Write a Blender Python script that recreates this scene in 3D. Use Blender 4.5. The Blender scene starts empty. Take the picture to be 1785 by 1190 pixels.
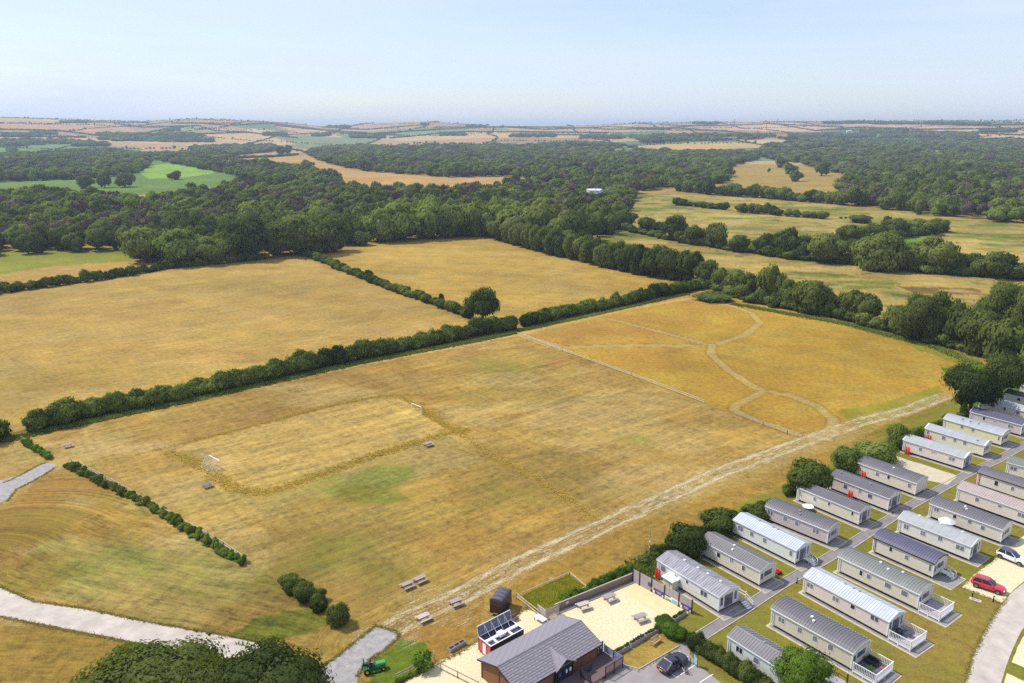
import bpy, bmesh, math, random
import numpy as np
from mathutils import Vector, Matrix
from mathutils.geometry import tessellate_polygon
R = random.Random(7); NR = np.random.RandomState(11)
S = bpy.context.scene; COL = S.collection
# ------------------------------------------------------------------ camera
F, Y0, CH = 1350.0, 222.0, 64.0
PITCH = math.atan((595 - Y0) / F)
cam_d = bpy.data.cameras.new('camera'); cam = bpy.data.objects.new('camera', cam_d); COL.objects.link(cam)
cam_d.sensor_width = 36; cam_d.lens = 36 * F / 1785; cam_d.clip_start = 1; cam_d.clip_end = 40000
cam.location = (0, 0, CH); cam.rotation_euler = (math.pi / 2 - PITCH, 0, 0); S.camera = cam
# ------------------------------------------------------------------ light
SUN_EL = math.radians(54); SUN_DIR = (-0.935, 0.355)          # horizontal direction towards the sun
w = bpy.data.worlds.new('World'); S.world = w; w.use_nodes = True
nt = w.node_tree; nt.nodes.clear()
def N(nt, t, **k):
    n = nt.nodes.new(t)
    for a, b in k.items(): setattr(n, a, b)
    return n
sky = N(nt, 'ShaderNodeTexSky', sky_type='NISHITA', sun_disc=False, sun_elevation=SUN_EL,
        sun_rotation=math.atan2(SUN_DIR[0], SUN_DIR[1]), air_density=1.0, dust_density=0.6, ozone_density=2.0, altitude=60)
tc = N(nt, 'ShaderNodeTexCoord'); mp = N(nt, 'ShaderNodeMapping'); mp.inputs['Scale'].default_value = (.8, 1.3, 9.0)
nz = N(nt, 'ShaderNodeTexNoise'); nz.inputs['Scale'].default_value = 2.2; nz.inputs['Detail'].default_value = 7; nz.inputs['Roughness'].default_value = .55
rp = N(nt, 'ShaderNodeValToRGB'); rp.color_ramp.elements[0].position = .32; rp.color_ramp.elements[0].color = (.25, .25, .25, 1)
rp.color_ramp.elements[1].position = .72; rp.color_ramp.elements[1].color = (.97, .97, .97, 1)
mx = N(nt, 'ShaderNodeMix', data_type='RGBA'); bg = N(nt, 'ShaderNodeBackground'); ow = N(nt, 'ShaderNodeOutputWorld')
mx.inputs['B'].default_value = (4.9, 5.4, 6.8, 1)                # thin veil of high cloud
L = nt.links.new
L(tc.outputs['Generated'], mp.inputs['Vector']); L(mp.outputs[0], nz.inputs['Vector']); L(nz.outputs['Fac'], rp.inputs[0])
L(rp.outputs[0], mx.inputs['Factor']); L(sky.outputs[0], mx.inputs['A']); L(mx.outputs['Result'], bg.inputs['Color'])
bg.inputs['Strength'].default_value = .145; L(bg.outputs[0], ow.inputs[0])
sd = bpy.data.lights.new('sun', 'SUN'); sun = bpy.data.objects.new('sun', sd); COL.objects.link(sun)
sd.energy = 4.4; sd.angle = math.radians(.55); sd.color = (1, .94, .85)
_h = math.cos(SUN_EL) / math.hypot(*SUN_DIR)
sun.rotation_euler = Vector((SUN_DIR[0] * _h, SUN_DIR[1] * _h, math.sin(SUN_EL))).to_track_quat('Z', 'Y').to_euler()
sun.location = (0, 0, 300)
S.view_settings.view_transform = 'Standard'; S.view_settings.look = 'None'; S.view_settings.exposure = .18; S.view_settings.gamma = 1
S.render.engine = 'CYCLES'; S.cycles.max_bounces = 4; S.cycles.diffuse_bounces = 2; S.cycles.glossy_bounces = 2
S.cycles.transmission_bounces = 2; S.cycles.volume_bounces = 0; S.cycles.use_denoising = False; S.cycles.denoising_input_passes = 'RGB_ALBEDO_NORMAL'; S.cycles.denoising_prefilter = 'ACCURATE'; S.cycles.volume_step_rate = 10

# ------------------------------------------------------------------ helpers: noise, terrain, projection
def vnoise(x, y, seed=0):
    xi = np.floor(x).astype(np.int64); yi = np.floor(y).astype(np.int64); xf = x - xi; yf = y - yi
    def h(a, b):
        n = (a * 374761393 + b * 668265263 + seed * 974711) & 0x7fffffff
        n = ((n ^ (n >> 13)) * 1274126177) & 0x7fffffff
        return ((n ^ (n >> 16)) & 0xffff) / 65535.0
    u = xf * xf * (3 - 2 * xf); v = yf * yf * (3 - 2 * yf)
    return (h(xi, yi) * (1 - u) + h(xi + 1, yi) * u) * (1 - v) + (h(xi, yi + 1) * (1 - u) + h(xi + 1, yi + 1) * u) * v
def fbm(x, y, o=4, seed=0):
    s = 0; a = .5; t = 0
    for i in range(o):
        s = s + a * vnoise(x * 2 ** i, y * 2 ** i, seed + i); t += a; a *= .55
    return s / t
SKU = np.array([-400, 0, 150, 250, 330, 480, 560, 640, 745, 860, 1000, 1110, 1250, 1400, 1540, 1640, 1785, 2200], float)
SKV = np.array([206.5, 207.5, 210.5, 213, 208, 212.5, 219.5, 215, 211.5, 219, 218.5, 214.5, 213, 212.5, 211.5, 212, 211.5, 211], float) + .5
def ss(x): x = np.clip(x, 0, 1); return x * x * (3 - 2 * x)
def hgt(x, y):
    x = np.asarray(x, float); y = np.asarray(y, float)
    r = np.hypot(x, y); yy = np.maximum(y, .3 * r + 1)
    u = 892.5 + F * (x / yy) / math.cos(PITCH)
    sv = np.interp(u, SKU, SKV)
    ridge = 5200 * (CH / 5200 + (Y0 - sv) / F)
    t = ss((r - 2200) / 3000)
    base = ridge * (t * .75 + .25 * np.clip((r - 2000) / 3200, 0, 1) ** 1.0)
    und = (fbm(x / 700 + 3, y / 700, 3, 5) - .5) * 60 * ss((r - 1900) / 900) * (1 - ss((r - 4000) / 1100))
    back = 1 - .9 * ss((r - 5300) / 2500)
    return (base + und) * back * (y > -3000)
def at(u, v, z=0.0):
    a = (u - 892.5) / F; b = (595 - v) / F
    d = (a, math.cos(PITCH) + b * math.sin(PITCH), -math.sin(PITCH) + b * math.cos(PITCH))
    if d[2] < -1e-5:
        t = (CH - z) / -d[2]
        if t < 1850: return Vector((d[0] * t, d[1] * t, z))
    ts = 1800 * (5600 / 1800) ** np.linspace(0, 1, 900)
    dz = CH + d[2] * ts - hgt(d[0] * ts, d[1] * ts)
    k = np.where(dz < z)[0]
    t = ts[k[0]] if len(k) else 5100
    return Vector((d[0] * t, d[1] * t, CH + d[2] * t if len(k) else float(hgt(d[0] * t, d[1] * t))))
def proj(x, y, z):
    dep = y * math.cos(PITCH) - (z - CH) * math.sin(PITCH); up = y * math.sin(PITCH) + (z - CH) * math.cos(PITCH)
    dep = np.where(np.abs(dep) < 1e-6, 1e-6, dep)
    return 892.5 + F * x / dep, 595 - F * up / dep, dep
def pxm(p):                                                      # photo pixels per metre at a point
    return F / (p.y * math.cos(PITCH) - (p.z - CH) * math.sin(PITCH))
def inpoly(X, Y, poly):
    c = np.zeros(X.shape, bool); n = len(poly)
    for i in range(n):
        x1, y1 = poly[i]; x2, y2 = poly[(i + 1) % n]
        if y1 == y2: continue
        k = ((y1 > Y) != (y2 > Y)) & (X < (x2 - x1) * (Y - y1) / (y2 - y1) + x1)
        c ^= k
    return c
def pdist(X, Y, line):                                           # distance to a polyline and the length along it
    best = np.full(X.shape, 1e9); al = np.zeros(X.shape); acc = 0
    for (x1, y1), (x2, y2) in zip(line[:-1], line[1:]):
        dx, dy = x2 - x1, y2 - y1; l = math.hypot(dx, dy)
        t = np.clip(((X - x1) * dx + (Y - y1) * dy) / (l * l), 0, 1)
        d = np.hypot(X - x1 - t * dx, Y - y1 - t * dy); k = d < best
        best = np.where(k, d, best); al = np.where(k, acc + t * l, al); acc += l
    return best, al
def wl(pts, z=0): return [tuple(at(u, v, z))[:2] for u, v in pts]
def walk(pts, step, jit=0):
    W = [Vector(p) for p in wl(pts)] if not isinstance(pts[0], Vector) else [p.to_2d() for p in pts]
    out = []; carry = 0
    for a, b in zip(W[:-1], W[1:]):
        l = (b - a).length; d = (b - a) / l; t = carry
        while t < l:
            p = a + d * t; out.append((p.x, p.y, math.atan2(d.y, d.x))); t += step * (1 + jit * R.uniform(-1, 1))
        carry = t - l
    return out

# ------------------------------------------------------------------ helpers: objects
def new_mesh(name, verts, faces, mats, smooth=False, fmat=None):
    me = bpy.data.meshes.new(name)
    if isinstance(verts, np.ndarray):
        nv, nf = len(verts), len(faces); k = faces.shape[1]
        me.vertices.add(nv); me.vertices.foreach_set('co', verts.astype(np.float32).ravel())
        me.loops.add(nf * k); me.loops.foreach_set('vertex_index', faces.astype(np.int32).ravel())
        me.polygons.add(nf); me.polygons.foreach_set('loop_start', np.arange(0, nf * k, k, dtype=np.int32))
        me.update(calc_edges=True)
    else:
        me.from_pydata(verts, [], faces); me.update()
    for m in (mats if isinstance(mats, (list, tuple)) else [mats]): me.materials.append(m)
    if fmat is not None: me.polygons.foreach_set('material_index', np.asarray(fmat, np.int32))
    if smooth: me.polygons.foreach_set('use_smooth', np.ones(len(me.polygons), bool))
    return me
def obj(name, me, parent=None, loc=(0, 0, 0), rz=0):
    o = bpy.data.objects.new(name, me); COL.objects.link(o)
    o.location = loc; o.rotation_euler = (0, 0, rz)
    if parent is not None: o.parent = parent
    return o
def tag(o, label, cat, group=None):
    o['label'] = label; o['category'] = cat
    if group: o['group'] = group
    return o
def struct(o, kind='structure', label=None):
    o['kind'] = kind
    if label: o['label'] = label
    return o
def thing(name, label, cat, loc=(0, 0, 0), rz=0, group=None):
    o = bpy.data.objects.new(name, None); COL.objects.link(o); o.empty_display_size = .2
    o.location = loc; o.rotation_euler = (0, 0, rz)
    return tag(o, label, cat, group)
def copy_tree(o, parent=None):
    c = o.copy(); COL.objects.link(c); c.parent = parent
    for ch in list(o.children): copy_tree(ch, c)
    return c
class MB:
    def __init__(s): s.v = []; s.f = []; s.m = []; s.cur = 0
    def add(s, vs, fs):
        k = len(s.v); s.v += [tuple(p) for p in vs]; s.f += [tuple(i + k for i in f) for f in fs]; s.m += [s.cur] * len(fs); return s
    def box(s, x0, y0, z0, x1, y1, z1, M=None):
        vs = [(x, y, z) for z in (z0, z1) for y in (y0, y1) for x in (x0, x1)]
        if M is not None: vs = [M @ Vector(p) for p in vs]
        return s.add(vs, [(0, 2, 3, 1), (4, 5, 7, 6), (0, 1, 5, 4), (2, 6, 7, 3), (0, 4, 6, 2), (1, 3, 7, 5)])
    def bar(s, p, q, w, h=None, up=(0, 0, 1)):
        p = Vector(p); q = Vector(q); h = h or w; d = (q - p)
        if d.length < 1e-6: return s
        d.normalize(); u = Vector(up)
        if abs(d.dot(u)) > .98: u = Vector((1, 0, 0))
        a = d.cross(u).normalized() * w / 2; b = a.cross(d).normalized() * h / 2
        vs = [c + i * a + j * b for c in (p, q) for i, j in ((-1, -1), (1, -1), (1, 1), (-1, 1))]
        return s.add(vs, [(3, 2, 1, 0), (4, 5, 6, 7), (0, 1, 5, 4), (1, 2, 6, 5), (2, 3, 7, 6), (3, 0, 4, 7)])
    def tube(s, pts, r, n=8, cap=True):
        pts = [Vector(p) for p in pts]; rs = r if isinstance(r, (list, tuple)) else [r] * len(pts); k = len(s.v); vs = []
        for i, p in enumerate(pts):
            d = (pts[min(i + 1, len(pts) - 1)] - pts[max(i - 1, 0)]).normalized()
            u = Vector((0, 0, 1)) if abs(d.z) < .95 else Vector((1, 0, 0)); a = d.cross(u).normalized(); b = a.cross(d)
            vs += [p + rs[i] * (math.cos(t) * a + math.sin(t) * b) for t in (2 * math.pi * j / n for j in range(n))]
        fs = [(i * n + j, i * n + (j + 1) % n, (i + 1) * n + (j + 1) % n, (i + 1) * n + j) for i in range(len(pts) - 1) for j in range(n)]
        if cap: fs += [tuple(range(n))[::-1], tuple((len(pts) - 1) * n + j for j in range(n))]
        return s.add(vs, fs)
    def prism(s, poly, a, b, axis='x'):                          # polygon in the two other axes, pushed from a to b
        n = len(poly)
        f = {'x': lambda t, p: (t, p[0], p[1]), 'y': lambda t, p: (p[0], t, p[1]), 'z': lambda t, p: (p[0], p[1], t)}[axis]
        return s.add([f(a, p) for p in poly] + [f(b, p) for p in poly],
                     [tuple(range(n))[::-1], tuple(range(n, 2 * n))] + [(i, (i + 1) % n, n + (i + 1) % n, n + i) for i in range(n)])
    def quad(s, *p): return s.add(p, [tuple(range(len(p)))])
    def lathe(s, prof, c=(0, 0, 0), n=14):
        vs = [(c[0] + r * math.cos(2 * math.pi * j / n), c[1] + r * math.sin(2 * math.pi * j / n), c[2] + z) for r, z in prof for j in range(n)]
        fs = [(i * n + j, i * n + (j + 1) % n, (i + 1) * n + (j + 1) % n, (i + 1) * n + j) for i in range(len(prof) - 1) for j in range(n)]
        return s.add(vs, fs)
    def mesh(s, name, mats, smooth=False):
        me = new_mesh(name, s.v, s.f, mats, smooth, s.m)
        bm = bmesh.new(); bm.from_mesh(me); bmesh.ops.recalc_face_normals(bm, faces=bm.faces); bm.to_mesh(me); bm.free()
        return me
    def build(s, name, mats, parent=None, loc=(0, 0, 0), rz=0, smooth=False, bevel=0):
        o = obj(name, s.mesh(name, mats, smooth), parent, loc, rz)
        if bevel:
            b = o.modifiers.new('bevel', 'BEVEL'); b.width = bevel; b.segments = 2; b.limit_method = 'ANGLE'
        return o

# ------------------------------------------------------------------ materials
def mat(name, col, rough=.6, metal=0, var=.12, scale=3.0, bump=0, bscale=None, coat=0, stretch=(1, 1, 1), spec=.4):
    m = bpy.data.materials.new(name); m.use_nodes = True; nt = m.node_tree; b = nt.nodes['Principled BSDF']; L = nt.links.new
    b.inputs['Roughness'].default_value = rough; b.inputs['Metallic'].default_value = metal
    b.inputs['Specular IOR Level'].default_value = spec
    if coat: b.inputs['Coat Weight'].default_value = coat; b.inputs['Coat Roughness'].default_value = .05
    tc = N(nt, 'ShaderNodeTexCoord'); mp = N(nt, 'ShaderNodeMapping'); mp.inputs['Scale'].default_value = stretch
    n = N(nt, 'ShaderNodeTexNoise'); n.inputs['Scale'].default_value = scale; n.inputs['Detail'].default_value = 5; n.inputs['Roughness'].default_value = .65
    r = N(nt, 'ShaderNodeMapRange'); r.inputs['From Min'].default_value = .3; r.inputs['From Max'].default_value = .7
    r.inputs['To Min'].default_value = 1 - var; r.inputs['To Max'].default_value = 1 + var
    mm = N(nt, 'ShaderNodeMix', data_type='RGBA', blend_type='MULTIPLY'); mm.inputs['Factor'].default_value = 1; mm.inputs['A'].default_value = (*col, 1)
    L(tc.outputs['Object'], mp.inputs[0]); L(mp.outputs[0], n.inputs['Vector']); L(n.outputs['Fac'], r.inputs[0]); L(r.outputs[0], mm.inputs['B'])
    L(mm.outputs['Result'], b.inputs['Base Color'])
    if bump:
        n2 = N(nt, 'ShaderNodeTexNoise'); n2.inputs['Scale'].default_value = bscale or scale * 6; n2.inputs['Detail'].default_value = 4
        bp = N(nt, 'ShaderNodeBump'); bp.inputs['Strength'].default_value = bump; bp.inputs['Distance'].default_value = .03
        L(mp.outputs[0], n2.inputs['Vector']); L(n2.outputs['Fac'], bp.inputs['Height']); L(bp.outputs[0], b.inputs['Normal'])
    return m
def leafmat(name, dark, light, trans=.38, rnd=.5):
    m = bpy.data.materials.new(name); m.use_nodes = True; nt = m.node_tree; nt.nodes.clear(); L = nt.links.new
    o = N(nt, 'ShaderNodeOutputMaterial'); d = N(nt, 'ShaderNodeBsdfDiffuse'); t = N(nt, 'ShaderNodeBsdfTranslucent'); s = N(nt, 'ShaderNodeMixShader')
    s.inputs[0].default_value = trans
    g = N(nt, 'ShaderNodeNewGeometry'); n = N(nt, 'ShaderNodeTexNoise'); n.inputs['Scale'].default_value = .022; n.inputs['Detail'].default_value = 3
    n2 = N(nt, 'ShaderNodeTexNoise'); n2.inputs['Scale'].default_value = .9; n2.inputs['Detail'].default_value = 3
    oi = N(nt, 'ShaderNodeObjectInfo')
    L(g.outputs['Position'], n.inputs['Vector']); L(g.outputs['Position'], n2.inputs['Vector'])
    def M(op, a, b_, c=None):
        k = N(nt, 'ShaderNodeMath', operation=op)
        for i, q in enumerate((a, b_, c)):
            if q is None: continue
            if isinstance(q, (int, float)): k.inputs[i].default_value = q
            else: L(q, k.inputs[i])
        return k.outputs[0]
    a = M('MULTIPLY_ADD', oi.outputs['Random'], rnd, 0.0)
    b = M('MULTIPLY_ADD', n.outputs['Fac'], 1.7, -.76)
    c = M('MULTIPLY_ADD', n2.outputs['Fac'], .8, -.32)
    e = M('ADD', M('ADD', a, b), c)
    rp = N(nt, 'ShaderNodeValToRGB'); cr = rp.color_ramp
    cr.elements[0].position = 0; cr.elements[0].color = (*dark, 1); cr.elements[1].position = .95; cr.elements[1].color = (*light, 1)
    L(e, rp.inputs[0]); L(rp.outputs[0], d.inputs[0])
    mm = N(nt, 'ShaderNodeMix', data_type='RGBA', blend_type='MULTIPLY'); mm.inputs['Factor'].default_value = 1; mm.inputs['B'].default_value = (1.3, 1.4, .5, 1)
    L(rp.outputs[0], mm.inputs['A']); L(mm.outputs['Result'], t.inputs[0])
    L(d.outputs[0], s.inputs[1]); L(t.outputs[0], s.inputs[2]); L(s.outputs[0], o.inputs[0])
    return m
M_LEAF = leafmat('oak_leaves', (.045, .066, .020), (.22, .26, .065))
M_LEAF2 = leafmat('pale_leaves', (.075, .105, .028), (.24, .30, .07))
M_BUSH = leafmat('hedge_leaves', (.048, .074, .020), (.24, .29, .07), rnd=.5)
M_BRIGHT = leafmat('bright_leaves', (.075, .14, .02), (.28, .40, .06), rnd=.2)
M_DEAD = leafmat('bare_twigs', (.06, .045, .04), (.16, .125, .10), .1)
M_BARK = mat('bark', (.10, .08, .06), .9, var=.3, scale=4, bump=.5)
M_GRASST = leafmat('tall_grass', (.42, .30, .07), (.68, .52, .15), .3, rnd=.3)
M_WEED = leafmat('weeds', (.12, .16, .03), (.36, .40, .09), .2, rnd=.3)
HAZE = 1.15e-4
# ------------------------------------------------------------------ ground
def A(r, g, b, k=1.72):
    f = lambda c: ((c / 255 + .055) / 1.055) ** 2.4 / k
    return np.array((f(r) * .93, f(g) * .955, f(b) * .86))
angs = np.concatenate([np.arange(-40, 40.01, .12), np.arange(44, 320, 4.0)]); angs = np.radians(angs)
rad = [25.0, 45, 60, 68]
while rad[-1] < 600: rad.append(rad[-1] * 1.0055)
while rad[-1] < 6500: rad.append(rad[-1] * 1.010)
while rad[-1] < 16000: rad.append(rad[-1] * 1.05)
rad = np.array(rad); na, nr_ = len(angs), len(rad)
AA, RR = np.meshgrid(angs, rad); GX = (RR * np.sin(AA)).ravel(); GY = (RR * np.cos(AA)).ravel()
GZ = hgt(GX, GY)
ii = np.arange(nr_ - 1)[:, None] * na; jj = np.arange(na)[None, :]; j2 = (jj + 1) % na
gf = np.stack([ii + jj, ii + j2, ii + na + j2, ii + na + jj], -1).reshape(-1, 4)[:, ::-1]
GX = np.append(GX, 0); GY = np.append(GY, 0); GZ = np.append(GZ, 0)
cen = len(GX) - 1
cf = np.array([(cen, (j + 1) % na, j, j) for j in range(na)])
U, V, DEP = proj(GX, GY, GZ); FR = DEP > 5; U = np.where(FR, U, -9999); V = np.where(FR, V, 5000)
rr_ = np.hypot(GX, GY)
# edges wander a little
wob = (fbm(GX / 3, GY / 3, 3, 21) - .5); wob2 = (fbm(GX / 3, GY / 3, 3, 22) - .5)
sc_ = np.clip(F / np.maximum(DEP, 20), .4, 20)
U2 = U + wob * sc_ * 1.6; V2 = V + wob2 * sc_ * .8
n1 = fbm(GX / 45, GY / 45, 4, 1); n2 = fbm(GX / 12, GY / 12, 4, 2); n3 = fbm(GX / 160, GY / 160, 3, 3); n4 = fbm(GX / 4, GY / 4, 3, 4)
C = np.tile(A(186, 158, 92), (len(GX), 1)); G_ = np.full(len(GX), .15); HAY = np.zeros(len(GX)); STK = np.full(len(GX), .25)
ST = np.stack([GX * .35 + GY * .94, GX * .94 - GY * .35, np.zeros_like(GX)], 1)
# the patchwork of the hills: plots in world space
hx, hy = GX / 420 + .35 * fbm(GX / 500, GY / 500, 2, 31), GY / 560 + .5 * fbm(GX / 600, GY / 600, 2, 32)
cell = (np.floor(hx) * 57 + np.floor(hy) * 131).astype(np.int64)
hv = ((cell * 2654435761) >> 7) % 1000 / 1000.0
pal = np.array([A(205, 170, 128), A(222, 194, 150), A(190, 160, 122), A(178, 150, 112), A(214, 184, 138), A(145, 158, 108), A(118, 142, 92), A(200, 172, 132)])
far = rr_ > 1500
C[far] = pal[(hv[far] * 8).astype(int)]
for a_ in (0,):
    k = rr_ < 400; k2 = k
def paint(poly, col=None, green=None, hay=None, stk=None, px=True):
    k = inpoly(U2, V2, poly) & FR
    if col is not None: C[k] = A(*col)
    if green is not None: G_[k] = green
    if hay is not None: HAY[k] = hay
    if stk is not None: STK[k] = stk
    return k
def streak(k, p, q):
    a, b = wl([p, q]); d = Vector(b) - Vector(a); d.normalize()
    al = GX[k] * d.x + GY[k] * d.y; ac = -GX[k] * d.y + GY[k] * d.x
    ST[k, 0] = ac; ST[k, 1] = al
def line_mask(pts, width, soft=.5):
    W = wl(pts); d, al = pdist(GX, GY, W); d = d + (n4 - .5) * soft * 1.2
    return 1 - ss((d - width / 2) / soft + .5), d, al
# hills, hand placed plots (photo pixels projected on the slopes)
for poly, c in [
    ([(0, 209), (230, 215), (330, 238), (0, 246)], (212, 170, 128)), ([(0, 226), (120, 228), (200, 240), (0, 243)], (190, 160, 135)),
    ([(0, 238), (150, 240), (210, 245), (0, 249)], (226, 194, 150)), ([(210, 216), (330, 212), (400, 218), (250, 236)], (188, 160, 130)),
    ([(235, 235), (300, 222), (345, 218), (372, 228), (300, 236), (235, 242)], (165, 175, 120)), ([(345, 210), (430, 214), (440, 219), (350, 217)], (214, 165, 125)),
    ([(400, 218), (470, 214), (485, 224), (440, 227)], (110, 150, 105)), ([(360, 224), (460, 224), (530, 236), (420, 236)], (228, 196, 155)),
    ([(345, 233), (430, 231), (470, 241), (350, 242)], (226, 190, 140)), ([(480, 219), (560, 226), (600, 240), (540, 236)], (226, 190, 150)),
    ([(560, 221), (640, 217), (745, 216), (720, 224), (600, 232)], (205, 172, 140)), ([(600, 234), (700, 224), (800, 220), (820, 228), (680, 238)], (140, 165, 115)),
    ([(670, 240), (800, 228), (830, 240), (700, 246)], (226, 192, 148)), ([(800, 229), (880, 227), (945, 238), (820, 241)], (230, 188, 136)),
    ([(870, 220), (1060, 221), (1100, 232), (900, 229)], (212, 176, 140)), ([(1060, 231), (1160, 228), (1165, 238), (1080, 238)], (110, 150, 95)),
    ([(1100, 216), (1200, 214), (1350, 219), (1200, 225), (1110, 224)], (205, 172, 148)), ([(1250, 216), (1380, 213), (1470, 222), (1420, 230), (1270, 226)], (226, 190, 158)),
    ([(1300, 220), (1360, 216), (1420, 229), (1330, 229)], (232, 192, 150)), ([(1450, 215), (1600, 216), (1680, 224), (1500, 224)], (210, 178, 150)),
    ([(1600, 222), (1785, 220), (1850, 234), (1650, 232)], (222, 188, 150)), ([(1690, 230), (1850, 229), (1850, 240), (1700, 238)], (224, 186, 140)),
    ([(300, 244), (480, 240), (520, 252), (330, 256)], (220, 186, 140))]:
    paint(poly, c, .05)
k = paint([(-300, 256), (0, 255), (140, 251), (250, 258), (240, 268), (0, 276), (-300, 280)], (122, 155, 80), .3)
k = paint([(-300, 310), (0, 312), (180, 298), (245, 276), (330, 274), (430, 292), (430, 318), (200, 345), (-300, 345)], (118, 150, 66), .3)
k = paint([(230, 293), (300, 284), (405, 296), (330, 308), (260, 312)], (150, 190, 72), .1)
k = paint([(390, 262), (480, 256), (520, 270), (560, 270), (620, 292), (760, 300), (905, 308), (905, 325), (780, 335), (640, 332), (560, 305), (430, 275)], (205, 168, 108), .12)
k = paint([(1095, 255), (1230, 247), (1345, 249), (1340, 256), (1200, 262), (1100, 264)], (222, 186, 120), .05)
k = paint([(1255, 312), (1310, 292), (1440, 292), (1480, 330), (1400, 345), (1260, 335)], (186, 160, 88), .35)
k = paint([(-300, 440), (0, 434), (200, 430), (240, 445), (290, 468), (150, 492), (0, 512), (-300, 545)], (196, 160, 92), .1)
k = paint([(-300, 442), (0, 436), (215, 430), (245, 446), (230, 455), (100, 463), (0, 478), (-300, 500)], (165, 160, 68), .55)
k = paint([(1020, 395), (1110, 335), (1300, 345), (1500, 362), (1800, 388), (2300, 440), (2300, 640), (1785, 600), (1600, 590), (1400, 540), (1240, 500), (1120, 470)], (192, 166, 94), .32, stk=.5)
k = paint([(1100, 335), (1480, 360), (1800, 388), (2300, 430), (2300, 480), (1785, 455), (1500, 400), (1120, 385)], (184, 166, 92), .38, stk=.5)
k = paint([(1600, 418), (1785, 430), (2000, 470), (1785, 470), (1640, 455)], (205, 175, 100), .15)
k = paint([(1550, 415), (1620, 412), (1640, 432), (1570, 440)], (140, 175, 60), .6)
k = paint([(1560, 498), (1700, 503), (1720, 514), (1600, 512)], (140, 112, 66), .1)
k = paint([(1440, 490), (1560, 488), (1560, 502), (1450, 505)], (160, 150, 70), .5)
F1 = [(-400, 600), (0, 512), (300, 470), (520, 446), (700, 510), (830, 565), (650, 615), (400, 672), (130, 730), (0, 760), (-400, 860)]
k = paint(F1, (200, 167, 94), .2, stk=.3); streak(k, (0, 700), (700, 560))
k = paint([(-400, 700), (0, 640), (200, 640), (200, 700), (0, 750), (-400, 850)], (196, 166, 92), .3)
F2 = [(540, 440), (640, 425), (845, 404), (960, 440), (1165, 490), (1050, 528), (905, 560), (815, 545), (660, 490)]
k = paint(F2, (204, 170, 88), .2, stk=.3); streak(k, (560, 450), (1150, 500))
MAIN = [(-300, 830), (130, 735), (560, 640), (905, 580), (1230, 705), (1400, 765), (1200, 870), (900, 1000), (700, 1095), (560, 1150), (100, 800), (-300, 860)]
k = paint(MAIN, (188, 156, 86), .30, stk=.55); streak(k, (200, 745), (900, 595))
# second set of mowing marks across
MEAD = [(905, 580), (1200, 515), (1280, 515), (1560, 580), (1700, 640), (1645, 700), (1400, 770), (1230, 705)]
k = paint(MEAD, (198, 160, 68), .3, stk=.15)
k = paint([(905, 580), (1090, 540), (1230, 600), (980, 605)], (198, 156, 74), .15)
k = paint([(1460, 715), (1540, 700), (1640, 672), (1648, 695), (1500, 750)], (176, 156, 60), .55)
k = paint([(1540, 575), (1650, 600), (1720, 635), (1700, 645), (1600, 610)], (172, 156, 66), .6)
k = paint([(1480, 552), (1560, 574), (1650, 606), (1640, 612), (1540, 588), (1400, 548)], (180, 160, 76), .5)
PITCHP = [(310, 778), (440, 745), (570, 712), (665, 694), (700, 697), (730, 717), (772, 745), (760, 754), (600, 802), (500, 842), (455, 854), (425, 850), (380, 815)]
k = paint(PITCHP, (206, 174, 98), .2, stk=.7)
LL = [(-300, 840), (0, 890), (95, 815), (115, 812), (430, 980), (500, 1015), (600, 1085), (560, 1150), (400, 1120), (200, 1072), (0, 1025), (-300, 960)]
k = paint(LL, (180, 146, 76), .34, stk=.75)
_W = wl([(-60, 990), (0, 1022), (150, 1062), (330, 1098), (470, 1130), (700, 1190)]); _d, _a = pdist(GX[k], GY[k], _W); ST[k, 0] = _d; ST[k, 1] = _a
k = paint([(-300, 1060), (0, 1075), (200, 1112), (400, 1155), (420, 1260), (-300, 1260)], (180, 142, 66), .35, stk=.6); ST[k, 0] = GY[k]; ST[k, 1] = GX[k]
k = paint([(395, 1110), (440, 1080), (540, 1060), (580, 1085), (520, 1110), (430, 1128)], (150, 140, 60), .8)
k = paint([(560, 1150), (660, 1090), (760, 1040), (840, 1000), (850, 1060), (830, 1110), (690, 1195), (620, 1195), (690, 1108)], (178, 140, 70), .35, stk=.3)
k = paint([(640, 1195), (650, 1150), (700, 1110), (740, 1120), (745, 1160), (690, 1195)], (140, 140, 60), .75, stk=.3)
# south-east bank between the track and the caravans
k = paint([(840, 1010), (1200, 880), (1480, 770), (1650, 690), (1700, 720), (1560, 780), (1400, 850), (1280, 900), (1180, 960), (1000, 1040), (900, 1065)], (178, 144, 74), .28, stk=.4)
k = paint([(1500, 760), (1640, 700), (1700, 700), (1640, 745), (1560, 765)], (165, 145, 60), .55)
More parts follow.
